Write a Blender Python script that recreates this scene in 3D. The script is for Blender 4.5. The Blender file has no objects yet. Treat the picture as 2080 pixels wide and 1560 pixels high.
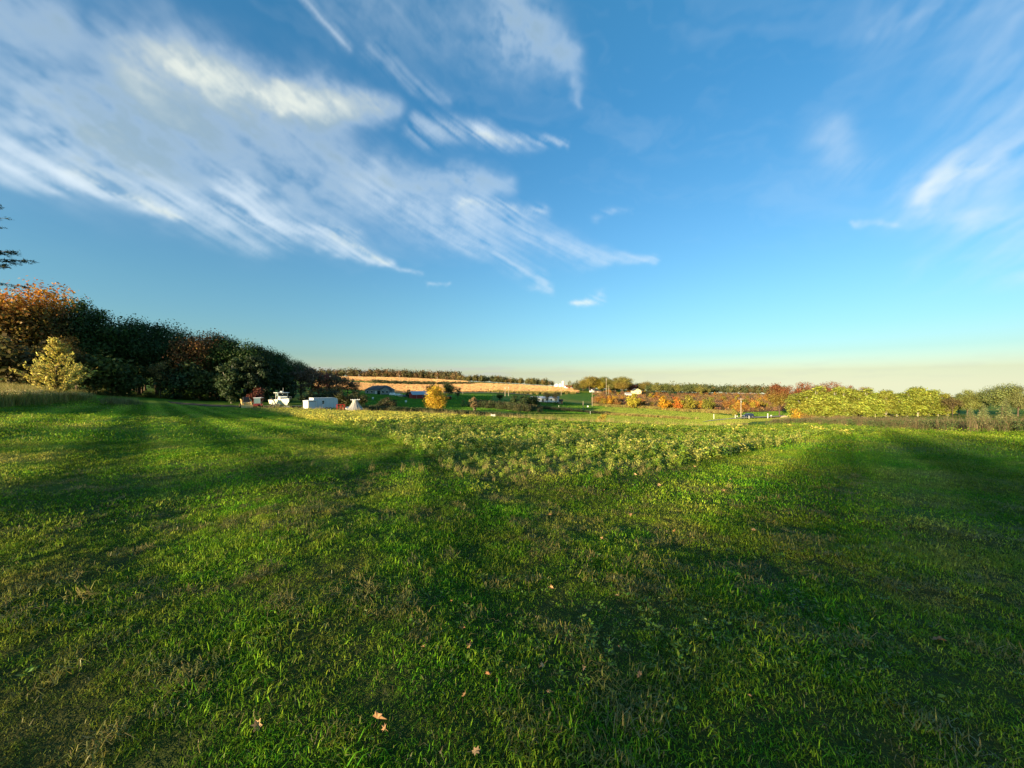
import bpy, math, random
import numpy as np
from mathutils import Vector, Matrix

sc = bpy.context.scene
COL = sc.collection
R = math.radians
random.seed(7)

# ------------------------------------------------------------------ camera
EYE = 1.6
cam_d = bpy.data.cameras.new('camera'); cam = bpy.data.objects.new('camera', cam_d)
COL.objects.link(cam); sc.camera = cam
cam.location = (0, 0, EYE); cam.rotation_euler = (R(90), 0, 0)
cam_d.sensor_width = 36; cam_d.lens = 12.98; cam_d.clip_start = 0.05; cam_d.clip_end = 9000

# ------------------------------------------------------------------ light
SUN_AZ = 42.0          # light travels this many degrees right of the view direction
SUN_EL = 8.5
sun_d = bpy.data.lights.new('sun', 'SUN'); sun = bpy.data.objects.new('sun', sun_d); COL.objects.link(sun)
sun_d.energy = 5.0; sun_d.angle = R(0.9); sun_d.color = (1.0, 0.77, 0.45)
_a, _e = R(SUN_AZ), R(SUN_EL)
trav = Vector((math.sin(_a) * math.cos(_e), math.cos(_a) * math.cos(_e), -math.sin(_e)))
sun.rotation_euler = trav.to_track_quat('-Z', 'Y').to_euler()
sun.location = (-60, -60, 60)

vs = sc.view_settings
vs.view_transform = 'Standard'; vs.look = 'None'; vs.gamma = 1.0; vs.use_curve_mapping = False
vs.exposure = 1.6
sc.cycles.max_bounces = 6; sc.cycles.diffuse_bounces = 3; sc.cycles.glossy_bounces = 2
sc.cycles.transmission_bounces = 4; sc.cycles.transparent_max_bounces = 4
sc.cycles.use_denoising = True
sc.render.engine = 'CYCLES'

# ------------------------------------------------------------------ node helpers
class NT:
    def __init__(s, tree):
        s.t = tree; s.n = tree.nodes; s.l = tree.links
    def new(s, typ, **kw):
        nd = s.n.new(typ)
        for k, v in kw.items(): setattr(nd, k, v)
        return nd
    def put(s, sock, v):
        if v is None: return
        if isinstance(v, bpy.types.NodeSocket): s.l.new(v, sock)
        else:
            if hasattr(sock, 'default_value'):
                try: sock.default_value = v
                except Exception:
                    sock.default_value = (v[0], v[1], v[2], 1.0)
    def m(s, op, a, b=None, c=None, clamp=False):
        nd = s.new('ShaderNodeMath', operation=op, use_clamp=clamp)
        s.put(nd.inputs[0], a); s.put(nd.inputs[1], b); s.put(nd.inputs[2], c)
        return nd.outputs[0]
    def v(s, op, a, b=None, scale=None):
        nd = s.new('ShaderNodeVectorMath', operation=op)
        s.put(nd.inputs[0], a); s.put(nd.inputs[1], b)
        if scale is not None: s.put(nd.inputs['Scale'], scale)
        return nd.outputs['Value'] if op in ('DOT_PRODUCT', 'LENGTH', 'DISTANCE') else nd.outputs[0]
    def mapr(s, x, a, b, c=0.0, d=1.0, smooth=False):
        nd = s.new('ShaderNodeMapRange'); nd.interpolation_type = 'SMOOTHSTEP' if smooth else 'LINEAR'
        s.put(nd.inputs[0], x)
        for i, q in enumerate((a, b, c, d)): s.put(nd.inputs[i + 1], q)
        return nd.outputs[0]
    def noise(s, vec, scale, detail=3, rough=0.55, dist=0.0, color=False):
        nd = s.new('ShaderNodeTexNoise')
        s.put(nd.inputs['Vector'], vec); nd.inputs['Scale'].default_value = scale
        nd.inputs['Detail'].default_value = detail; nd.inputs['Roughness'].default_value = rough
        nd.inputs['Distortion'].default_value = dist
        return nd.outputs['Color'] if color else nd.outputs[0]
    def mix(s, f, a, b, mode='MIX'):
        nd = s.new('ShaderNodeMix', data_type='RGBA', blend_type=mode)
        s.put(nd.inputs[0], f); s.put(nd.inputs[6], a); s.put(nd.inputs[7], b)
        return nd.outputs[2]
    def ramp(s, x, stops, interp='LINEAR'):
        nd = s.new('ShaderNodeValToRGB'); cr = nd.color_ramp; cr.interpolation = interp
        while len(cr.elements) > 1: cr.elements.remove(cr.elements[-1])
        cr.elements[0].position = stops[0][0]; cr.elements[0].color = (*stops[0][1], 1)
        for p, c in stops[1:]:
            e = cr.elements.new(p); e.color = (*c, 1)
        s.put(nd.inputs[0], x)
        return nd.outputs[0]
    def comb(s, x, y, z=0.0):
        nd = s.new('ShaderNodeCombineXYZ')
        s.put(nd.inputs[0], x); s.put(nd.inputs[1], y); s.put(nd.inputs[2], z)
        return nd.outputs[0]
    def sep(s, v):
        nd = s.new('ShaderNodeSeparateXYZ'); s.put(nd.inputs[0], v); return nd.outputs

# ------------------------------------------------------------------ sky
class Grad:                                   # plain gradient noise on numpy arrays
    def __init__(s, seed):
        g = np.random.default_rng(seed); s.p = np.tile(g.permutation(256), 3)
        a = g.uniform(0, 2 * np.pi, 256); s.gx = np.cos(a).astype(np.float32); s.gy = np.sin(a).astype(np.float32)
    def n(s, x, y):
        xi = np.floor(x).astype(np.int64); yi = np.floor(y).astype(np.int64)
        xf = (x - xi).astype(np.float32); yf = (y - yi).astype(np.float32)
        u = xf * xf * xf * (xf * (xf * 6 - 15) + 10); v = yf * yf * yf * (yf * (yf * 6 - 15) + 10)
        def c(dx, dy):
            h = s.p[s.p[(xi + dx) & 255] + ((yi + dy) & 255)]
            return s.gx[h] * (xf - dx) + s.gy[h] * (yf - dy)
        a = c(0, 0); b = c(1, 0); d = c(0, 1); e = c(1, 1)
        return (a + (b - a) * u) * (1 - v) + (d + (e - d) * u) * v
    def fbm(s, x, y, o=6, g=.55):
        t = 0; a = 1; f = 1
        for k in range(o):
            t = t + a * s.n(x * f + 17.3 * k, y * f + 9.1 * k); a *= g; f *= 2.03
        return t                              # about -0.8 .. 0.8
def sst(x, a, b):
    t = np.clip((x - a) / (b - a), 0, 1); return t * t * (3 - 2 * t)
def cloud_map(W=2400, H=500):
    az = (np.arange(W) + .5) / W * 360 - 180; el = (np.arange(H) + .5) / H * 90
    # full detail ahead, coarse cirrus elsewhere comes from the same noise
    A, E = np.meshgrid(az.astype(np.float32), el.astype(np.float32))
    G = Grad(5)
    wx = G.fbm(A * .055, E * .12, 4); wy = G.fbm(A * .055 + 40, E * .12 + 7, 4)
    fx = G.fbm(A * .35 + 3, E * .6, 4, .6); fy = G.fbm(A * .35 + 60, E * .6 + 5, 4, .6)
    PX = A + 2.6 * wx + .5 * fx; PY = E + 1.8 * wy + .45 * fy
    def pd(px, py):                           # bearing and height of a cloud feature, in degrees
        X = (px - 1040) / 750; Z = (780 - py) / 750
        return (math.degrees(math.atan(X)), math.degrees(math.atan(Z / math.hypot(1, X))))
    def total(lst):
        tot = np.zeros_like(A)
        for a, b, wa, wb, wt in lst:
            a = pd(*a); b = pd(*b); dx, dy = b[0] - a[0], b[1] - a[1]; L2 = dx * dx + dy * dy + 1e-6
            t = np.clip(((PX - a[0]) * dx + (PY - a[1]) * dy) / L2, 0, 1)
            d = np.hypot(PX - a[0] - t * dx, PY - a[1] - t * dy)
            w = .062 * (wa + (wb - wa) * t)
            tot += wt * np.exp(-2.7 * (d / w) ** 2)
        return tot
    soft = total([((-120, 190), (640, 255), 118, 100, .46), ((200, 300), (960, 430), 125, 85, .32),
                  ((280, 160), (480, 170), 80, 70, .50), ((430, 170), (790, 225), 65, 30, .62),
                  ((700, 335), (1020, 375), 60, 30, .42), ((1040, 50), (1165, 125), 85, 30, .50),
                  ((1150, 120), (1158, 220), 24, 12, .22), ((700, 10), (1080, 40), 80, 80, .17), ((-60, 10), (110, 40), 60, 40, .45)])
    streak = total([((-80, 262), (385, 445), 44, 15, .95), ((90, 270), (560, 470), 70, 50, .40), ((480, 395), (790, 530), 50, 18, .70),
                    ((640, 500), (870, 555), 20, 9, .40), ((850, 255), (1000, 268), 40, 34, .42), ((990, 270), (1145, 300), 32, 10, .55),
                    ((760, 380), (1135, 575), 80, 16, .42), ((930, 418), (1110, 425), 18, 22, .45), ((980, 440), (1310, 535), 70, 14, .45),
                    ((380, 420), (520, 500), 60, 25, .30), ((620, 0), (705, 95), 24, 18, .35), ((1180, 602), (1240, 596), 11, 15, .8),
                    ((880, 582), (930, 578), 8, 6, .35), ((1215, 440), (1290, 432), 16, 8, .25), ((0, 350), (110, 375), 20, 10, .35), ((760, 120), (900, 190), 30, 24, .20)])
    right = total([((2120, 270), (1915, 395), 62, 20, .52), ((1915, 400), (2070, 525), 75, 50, .36), ((2000, 470), (2090, 440), 40, 24, .25),
                   ((2100, 40), (2020, 330), 130, 100, .20), ((1690, 260), (1770, 320), 55, 45, .20), ((1760, 50), (1930, 5), 60, 45, .18),
                   ((1740, 449), (1840, 442), 8, 6, .4), ((1900, 560), (2090, 540), 40, 30, .14)])
    def streaky(ang, sa, sb, off, g=.6):
        c, s_ = math.cos(R(ang)), math.sin(R(ang))
        return G.fbm((A * c + E * s_) * sa + off + .4 * wx, (-A * s_ + E * c) * sb + off + .5 * wy, 6, g)
    n1 = streaky(-22, .05, .40, 1.5); n2 = streaky(-26, .035, .85, 30.2); n3 = streaky(38, .08, .36, 60.7)
    n4 = streaky(-25, .07, 2.4, 44.4, .55)
    puff = G.fbm(A * .10 + .3 * fx, E * .17 + 20 + .3 * fy, 6, .6)
    softd = soft * np.clip(.85 + .50 * n1 + .40 * puff + .12 * n4 + .40 * fx, .05, 2)
    strd = streak * np.clip(.66 + 1.1 * n2 + .35 * n1 + .25 * n4 + .40 * fx, .0, 2.2)
    rgtd = right * np.clip(.66 + 1.1 * n3 + .3 * puff, .0, 2.2)
    veil = np.clip(streaky(-15, .02, .12, 90.0) - .05, 0, 1) * .12 * sst(E, 8, 24)
    behind = np.clip(n1 * .8 + puff * .5 - .05, 0, 1) * sst(np.abs(A), 62, 85) * sst(E, 6, 20)   # the same cirrus goes on round the sky
    dens = 1 - np.exp(-1.08 * (softd + strd + rgtd + veil + behind))
    dens = np.minimum(dens, .95)
    low = G.fbm(A * .16, E * 1.9 + 70, 4)
    lowd = np.clip((low - .05) * 3.0, 0, .6) * sst(E, .2, .8) * sst(-E, -3.4, -2.0) * (.2 + .8 * sst(-A, -14, 8))
    bright = total([((285, 140), (350, 150), 55, 50, .9), ((420, 165), (560, 185), 60, 55, .9), ((560, 190), (770, 220), 45, 18, .7),
                    ((150, 330), (380, 445), 26, 14, .8), ((660, 470), (785, 530), 22, 14, .8), ((900, 262), (1130, 297), 20, 8, .7),
                    ((940, 420), (1100, 425), 14, 14, .5), ((1185, 602), (1238, 596), 14, 14, .8), ((1915, 390), (1990, 340), 30, 30, .5)])
    core = np.clip(bright * (.75 + .6 * puff + .5 * n1), 0, 1) * sst(dens, .15, .5)
    thick = sst(softd, .30, .8)
    out = np.stack([dens, core, thick, lowd], -1)
    return out
def build_sky():
    w = bpy.data.worlds.new('World'); sc.world = w; w.use_nodes = True
    w.node_tree.nodes.clear(); n = NT(w.node_tree)
    m = cloud_map(); H, W = m.shape[:2]
    def img(nm, a):
        im = bpy.data.images.new(nm, W, H, alpha=False, float_buffer=True); im.colorspace_settings.name = 'Non-Color'
        px = np.ones((H, W, 4), np.float32); px[..., :a.shape[2]] = a
        im.pixels.foreach_set(px.ravel()); im.update(); im.pack(); return im
    sky = n.new('ShaderNodeTexSky', sky_type='NISHITA', sun_disc=False)
    sky.sun_elevation = R(SUN_EL); sky.sun_rotation = R(180 + SUN_AZ)
    d = n.v('NORMALIZE', n.new('ShaderNodeTexCoord').outputs['Generated'])
    x, y, z = n.sep(d)
    u = n.m('MULTIPLY_ADD', n.m('ARCTAN2', x, y), .5 / math.pi, .5)
    v = n.m('MULTIPLY', n.m('ARCSINE', z), 2 / math.pi)
    n.l.new(n.comb(x, y, n.m('MAXIMUM', z, .030)), sky.inputs['Vector'])
    uv = n.comb(u, n.m('MAXIMUM', v, .0005))
    def tex(im):
        t = n.new('ShaderNodeTexImage'); t.image = im; t.interpolation = 'Cubic'; t.extension = 'EXTEND'
        n.l.new(uv, t.inputs[0]); return n.sep(t.outputs[0])
    dens, core, thick = tex(img('cirrus', m[..., :3]))
    lowd = tex(img('low_cloud', m[..., 3:]))[0]
    # clear-air colour balance by height above the horizon (the same all the way round)
    e01 = n.m('MULTIPLY', v, 1.8, clamp=True)
    tint = n.ramp(e01, TINT)
    base = n.mix(1.0, sky.outputs[0], tint, 'MULTIPLY')
    greyc = n.mix(thick, (3.2, 3.7, 4.1, 1), (1.95, 2.45, 2.65, 1))
    ccol = n.mix(core, greyc, (4.3, 4.4, 3.75, 1))
    col = n.mix(dens, base, ccol)
    col = n.mix(lowd, col, (2.3, 2.45, 2.3, 1))
    bg = n.new('ShaderNodeBackground'); n.put(bg.inputs[0], col); bg.inputs[1].default_value = 0.083
    o = n.new('ShaderNodeOutputWorld'); n.l.new(bg.outputs[0], o.inputs[0])
TINT = [(0.0, (0.69, 0.79, 1.10)), (0.04, (0.62, 0.77, 1.08)), (0.08, (0.46, 0.68, 0.92)), (0.14, (0.42, 0.70, 0.91)),
        (0.24, (0.41, 0.74, 0.94)), (0.42, (0.38, 0.78, 1.06)), (0.72, (0.30, 0.84, 1.18)), (1.0, (0.33, 1.00, 1.34))]
build_sky()
sc.world.cycles.sampling_method = 'MANUAL'; sc.world.cycles.sample_map_resolution = 512

# ------------------------------------------------------------------ mesh helpers
def mesh_np(name, V, F):
    """V (n,3), F (m,k) with k = 3 or 4"""
    me = bpy.data.meshes.new(name); V = np.asarray(V, np.float32); F = np.asarray(F, np.int32)
    m, k = F.shape
    me.vertices.add(len(V)); me.vertices.foreach_set('co', V.ravel())
    me.loops.add(m * k); me.loops.foreach_set('vertex_index', F.ravel())
    me.polygons.add(m); me.polygons.foreach_set('loop_start', np.arange(0, m * k, k, dtype=np.int32))
    me.polygons.foreach_set('loop_total', np.full(m, k, np.int32))
    me.update(calc_edges=True); me.validate()
    return me
def link(o, parent=None):
    COL.objects.link(o)
    if parent is not None: o.parent = parent
    return o
def obj_np(name, V, F, mat, parent=None, smooth=False):
    me = mesh_np(name, V, F); me.materials.append(mat)
    if smooth: me.polygons.foreach_set('use_smooth', np.ones(len(me.polygons), bool))
    return link(bpy.data.objects.new(name, me), parent)
def tag(o, label, cat, group=None):
    o['label'] = label; o['category'] = cat
    if group: o['group'] = group
    return o
def thing(name, label, cat, loc=(0, 0, 0), rz=0.0, group=None):
    o = bpy.data.objects.new(name, None); COL.objects.link(o)
    o.location = loc; o.rotation_euler = (0, 0, rz); o.empty_display_size = .3
    return tag(o, label, cat, group)
def structure(o):
    o['kind'] = 'structure'; return o

class MB:
    """collects shapes, builds ONE mesh object"""
    def __init__(s): s.v = []; s.f = []
    def add(s, V, F):
        b = len(s.v); s.v += [tuple(p) for p in V]; s.f += [tuple(i + b for i in f) for f in F]; return s
    def box(s, c, d, rz=0, taper=1.0):
        x, y, z = d[0] / 2, d[1] / 2, d[2] / 2; cr, sr = math.cos(rz), math.sin(rz); V = []
        for k, zz in enumerate((-z, z)):
            t = 1 if k == 0 else taper
            for a, b in ((-x, -y), (x, -y), (x, y), (-x, y)):
                V.append((c[0] + (a * cr - b * sr) * t, c[1] + (a * sr + b * cr) * t, c[2] + zz))
        return s.add(V, [(0, 3, 2, 1), (4, 5, 6, 7), (0, 1, 5, 4), (1, 2, 6, 5), (2, 3, 7, 6), (3, 0, 4, 7)])
    def bevbox(s, c, d, b=.03):
        x, y, z = d[0] / 2, d[1] / 2, d[2] / 2; V = []; rings = []
        for zz, ins in ((-z, b), (-z + b, 0), (z - b, 0), (z, b)):
            X, Y = x - ins, y - ins
            rings.append([(c[0] + p, c[1] + q, c[2] + zz) for p, q in
                          ((-X + b, -Y), (X - b, -Y), (X, -Y + b), (X, Y - b), (X - b, Y), (-X + b, Y), (-X, Y - b), (-X, -Y + b))])
        return s.loft(rings, True, True)
    def loft(s, rings, cap0=True, cap1=True, closed=True):
        n = len(rings[0]); V = [p for r in rings for p in r]; F = []
        for i in range(len(rings) - 1):
            for j in range(n if closed else n - 1):
                k = (j + 1) % n
                F.append((i * n + j, i * n + k, (i + 1) * n + k, (i + 1) * n + j))
        if cap0: F.append(tuple(range(n - 1, -1, -1)))
        if cap1: F.append(tuple((len(rings) - 1) * n + j for j in range(n)))
        return s.add(V, F)
    def tube(s, pts, rad, n=8, caps=True):
        pts = [Vector(p) for p in pts]; rings = []
        if not isinstance(rad, (list, tuple)): rad = [rad] * len(pts)
        for i, p in enumerate(pts):
            d = (pts[min(i + 1, len(pts) - 1)] - pts[max(i - 1, 0)]).normalized()
            up = Vector((0, 0, 1)) if abs(d.z) < .95 else Vector((1, 0, 0))
            a = d.cross(up).normalized(); b = a.cross(d)
            rings.append([p + (a * math.cos(t) + b * math.sin(t)) * rad[i] for t in [2 * math.pi * k / n for k in range(n)]])
        return s.loft(rings, caps, caps)
    def lathe(s, prof, n=20, c=(0, 0, 0), cap=True):
        rings = [[(c[0] + r * math.cos(2 * math.pi * k / n), c[1] + r * math.sin(2 * math.pi * k / n), c[2] + z) for k in range(n)] for r, z in prof]
        return s.loft(rings, cap, cap)
    def prism(s, poly, axis, a, b):
        """poly of 2-D points swept along axis 'x','y' or 'z' from a to b"""
        def pt(p, t):
            return {'x': (t, p[0], p[1]), 'y': (p[0], t, p[1]), 'z': (p[0], p[1], t)}[axis]
        return s.loft([[pt(p, a) for p in poly], [pt(p, b) for p in poly]])
    def wheel(s, c, r, w, axis='x', n=16):
        prof = [(r * .55, -w / 2), (r * .9, -w / 2), (r, -w * .3), (r, w * .3), (r * .9, w / 2), (r * .55, w / 2)]
        rings = []
        for rr, t in prof:
            ring = []
            for k in range(n):
                a = 2 * math.pi * k / n; p, q = rr * math.cos(a), rr * math.sin(a)
                ring.append((c[0] + t, c[1] + p, c[2] + q) if axis == 'x' else (c[0] + p, c[1] + t, c[2] + q))
            rings.append(ring)
        return s.loft(rings)
    def build(s, name, mat, parent=None, smooth=False):
        me = bpy.data.meshes.new(name); me.from_pydata(s.v, [], s.f); me.update()
        me.materials.append(mat)
        if smooth: me.polygons.foreach_set('use_smooth', np.ones(len(me.polygons), bool))
        import bmesh as _bm
        b = _bm.new(); b.from_mesh(me); _bm.ops.recalc_face_normals(b, faces=b.faces); b.to_mesh(me); b.free()
        return link(bpy.data.objects.new(name, me), parent)

def copy_thing(root, loc, rz, scale, label, group, color=None):
    """a copy of a thing, its parts and sub-parts (shared mesh data)"""
    r = root.copy(); COL.objects.link(r); r.location = loc; r.rotation_euler = (0, 0, rz); r.scale = scale
    r['label'] = label
    if group: r['group'] = group
    for ch in PARTS[root.name]:
        c = ch.copy(); COL.objects.link(c); c.parent = r
        if color is not None and ch.get('tinted'): c.color = color
    return r
PARTS = {}

# ------------------------------------------------------------------ materials
_m = {}
def mat(name, col, rough=.7, metal=0.0, var=.12, scale=3.0, spec=.3, bump=0.0):
    if name in _m: return _m[name]
    m = bpy.data.materials.new(name); m.use_nodes = True; n = NT(m.node_tree)
    b = n.n['Principled BSDF']
    geo = n.new('ShaderNodeNewGeometry').outputs['Position']
    f = n.noise(geo, scale, 4, .6); f2 = n.noise(geo, scale * 7, 3, .6)
    k = n.m('ADD', n.m('MULTIPLY', n.m('SUBTRACT', f, .5), var * 2.5), n.m('MULTIPLY_ADD', f2, var * 1.4, 1 - var * .7))
    c = n.mix(1.0, (*col, 1), n.comb(k, k, k), 'MULTIPLY')
    n.put(b.inputs['Base Color'], c); b.inputs['Roughness'].default_value = rough
    b.inputs['Metallic'].default_value = metal; b.inputs['Specular IOR Level'].default_value = spec
    if bump:
        bn = n.new('ShaderNodeBump'); bn.inputs['Strength'].default_value = bump; bn.inputs['Distance'].default_value = .02
        n.put(bn.inputs['Height'], f2); n.l.new(bn.outputs[0], b.inputs['Normal'])
    _m[name] = m; return m

def leaf_mat(name, trans=.35, spread=.5, top=None, rough=.55, spec=.25, hue=.03, fixed=None, patch=0.25, attr=False):
    """foliage: colour comes from the object, varied leaf by leaf; top = second colour towards the tip of the crown"""
    if name in _m: return _m[name]
    m = bpy.data.materials.new(name); m.use_nodes = True; n = NT(m.node_tree)
    out = n.n['Material Output']; b = n.n['Principled BSDF']
    oi = n.new('ShaderNodeObjectInfo'); g = n.new('ShaderNodeNewGeometry')
    rnd = g.outputs['Random Per Island']
    col = oi.outputs['Color'] if fixed is None else (*fixed, 1)
    if attr:
        an = n.new('ShaderNodeAttribute'); an.attribute_name = 'tint'; col = an.outputs['Color']
    if top is not None:
        tc = n.new('ShaderNodeTexCoord'); z = n.sep(tc.outputs['Object'])[2]
        zz = n.m('ADD', z, n.m('MULTIPLY', n.m('SUBTRACT', n.noise(tc.outputs['Object'], 4.0, 3), .5), .5))
        col = n.mix(n.mapr(zz, top[1], top[2], 0, 1, True), col, (*top[0], 1))
    hs = n.new('ShaderNodeHueSaturation')
    n.put(hs.inputs['Hue'], n.m('MULTIPLY_ADD', n.m('SUBTRACT', rnd, .5), hue * 2, .5))
    n.put(hs.inputs['Color'], col)
    pn = n.noise(g.outputs['Position'], .45, 3)
    val = n.m('MULTIPLY', n.m('MULTIPLY_ADD', n.m('FRACT', n.m('MULTIPLY', rnd, 37.7)), spread * 2, 1 - spread),
              n.mapr(pn, .3, .7, 1 - patch, 1 + patch))
    n.put(hs.inputs['Value'], val)
    c = hs.outputs[0]
    n.put(b.inputs['Base Color'], c); b.inputs['Roughness'].default_value = rough
    b.inputs['Specular IOR Level'].default_value = spec
    if trans > 0:
        t = n.new('ShaderNodeBsdfTranslucent'); n.put(t.inputs[0], c)
        mx = n.new('ShaderNodeMixShader'); mx.inputs[0].default_value = trans
        n.l.new(b.outputs[0], mx.inputs[1]); n.l.new(t.outputs[0], mx.inputs[2]); n.l.new(mx.outputs[0], out.inputs[0])
    _m[name] = m; return m

def lawn_color(n, bright=1.0):
    """mown lawn: lush and dry patches, mower stripes running beside the crop plot"""
    P = n.new('ShaderNodeNewGeometry').outputs['Position']
    x, y, z = n.sep(P)
    big = n.noise(P, .22, 4, .6); mid = n.noise(P, 1.1, 4, .65); fine = n.noise(P, 9.0, 4, .7)
    dry = n.m('ADD', n.m('MULTIPLY', big, .5), n.m('ADD', n.m('MULTIPLY', mid, .6), n.m('MULTIPLY', fine, .22)))
    # stripes parallel to each side of the plot
    wob = n.m('MULTIPLY', n.m('SUBTRACT', n.noise(P, .15, 2), .5), .9)
    r_ = n.m('ADD', n.v('DOT_PRODUCT', P, (.73, -.68, 0)), wob); l_ = n.m('ADD', n.v('DOT_PRODUCT', P, (.71, .70, 0)), wob)
    side = n.mapr(n.m('ADD', x, n.m('MULTIPLY', y, .25)), -2, 3, 0, 1, True)
    s = n.m('ADD', n.m('MULTIPLY', r_, side), n.m('MULTIPLY', l_, n.m('SUBTRACT', 1, side)))
    st = n.mapr(n.m('SINE', n.m('MULTIPLY', s, 2 * math.pi / 2.7)), -.45, .45, -1, 1)
    st = n.m('MULTIPLY', st, n.mapr(n.m('LENGTH', x) if False else y, 2.2, 6, .06, .28))
    dry = n.m('ADD', dry, n.m('MULTIPLY', st, .12))
    far = n.mapr(y, 62, 95, 0, 1, True)
    c = n.ramp(dry, [(.40, (.040, .155, .0030)), (.57, (.080, .210, .006)), (.68, (.145, .225, .012)), (.78, (.215, .220, .030)), (.92, (.28, .235, .06))])
    k = n.m('MULTIPLY', n.mapr(fine, .3, .75, .65, 1.35), n.m('MULTIPLY_ADD', st, bright, bright))
    c = n.mix(1.0, c, n.comb(k, k, k), 'MULTIPLY')
    return c, fine, mid, P, far

def ground_mat():
    m = bpy.data.materials.new('ground'); m.use_nodes = True; n = NT(m.node_tree); b = n.n['Principled BSDF']
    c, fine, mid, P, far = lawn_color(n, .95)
    big = n.noise(P, .02, 4, .6); mm = n.noise(P, .12, 4, .6)
    fc = n.ramp(n.m('ADD', n.m('MULTIPLY', big, .6), n.m('MULTIPLY', mm, .4)),
                [(.40, (.055, .140, .008)), (.50, (.090, .170, .012)), (.58, (.150, .180, .024)), (.68, (.22, .19, .05))])
    kk = n.mapr(n.noise(P, 1.2, 3, .6), .3, .7, .8, 1.2)
    fc = n.mix(1.0, fc, n.comb(kk, kk, kk), 'MULTIPLY')
    c = n.mix(far, c, fc)
    near = n.mapr(n.v('LENGTH', P), 5, 15, 1, 0, True)      # dark thatch and soil under the modelled turf; paints the gaps between blades dark
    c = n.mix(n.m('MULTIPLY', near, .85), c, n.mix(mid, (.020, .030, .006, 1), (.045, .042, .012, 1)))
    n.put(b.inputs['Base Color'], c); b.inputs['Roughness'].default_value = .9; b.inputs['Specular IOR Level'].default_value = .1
    bn = n.new('ShaderNodeBump'); bn.inputs['Strength'].default_value = .9; bn.inputs['Distance'].default_value = .10
    n.put(bn.inputs['Height'], n.m('ADD', n.noise(P, 22, 3, .7), n.m('MULTIPLY', n.noise(P, 4.5, 3, .6), 1.4))); n.l.new(bn.outputs[0], b.inputs['Normal'])
    return m
def blade_mat():
    m = bpy.data.materials.new('grass_blade'); m.use_nodes = True; n = NT(m.node_tree); b = n.n['Principled BSDF']
    c, fine, mid, P, far = lawn_color(n, 1.3)
    rnd = n.new('ShaderNodeNewGeometry').outputs['Random Per Island']; oi = n.new('ShaderNodeObjectInfo').outputs['Random']
    hs = n.new('ShaderNodeHueSaturation'); n.put(hs.inputs['Hue'], n.m('MULTIPLY_ADD', n.m('SUBTRACT', rnd, .5), .05, .5))
    n.put(hs.inputs['Value'], n.m('MULTIPLY', n.m('MULTIPLY_ADD', n.m('FRACT', n.m('MULTIPLY', rnd, 31.7)), 1.0, .5), n.mapr(oi, 0, 1, .75, 1.25)))
    n.put(hs.inputs['Color'], c)
    straw = n.m('GREATER_THAN', n.m('FRACT', n.m('MULTIPLY', rnd, 91.3)), .955)
    c = n.mix(n.m('MULTIPLY', straw, .7), hs.outputs[0], (.28, .25, .10, 1))
    n.put(b.inputs['Base Color'], c); b.inputs['Roughness'].default_value = .6; b.inputs['Specular IOR Level'].default_value = .12
    t = n.new('ShaderNodeBsdfTranslucent'); n.put(t.inputs[0], c); mx = n.new('ShaderNodeMixShader'); mx.inputs[0].default_value = .42
    n.l.new(b.outputs[0], mx.inputs[1]); n.l.new(t.outputs[0], mx.inputs[2]); n.l.new(mx.outputs[0], n.n['Material Output'].inputs[0])
    return m

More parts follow.
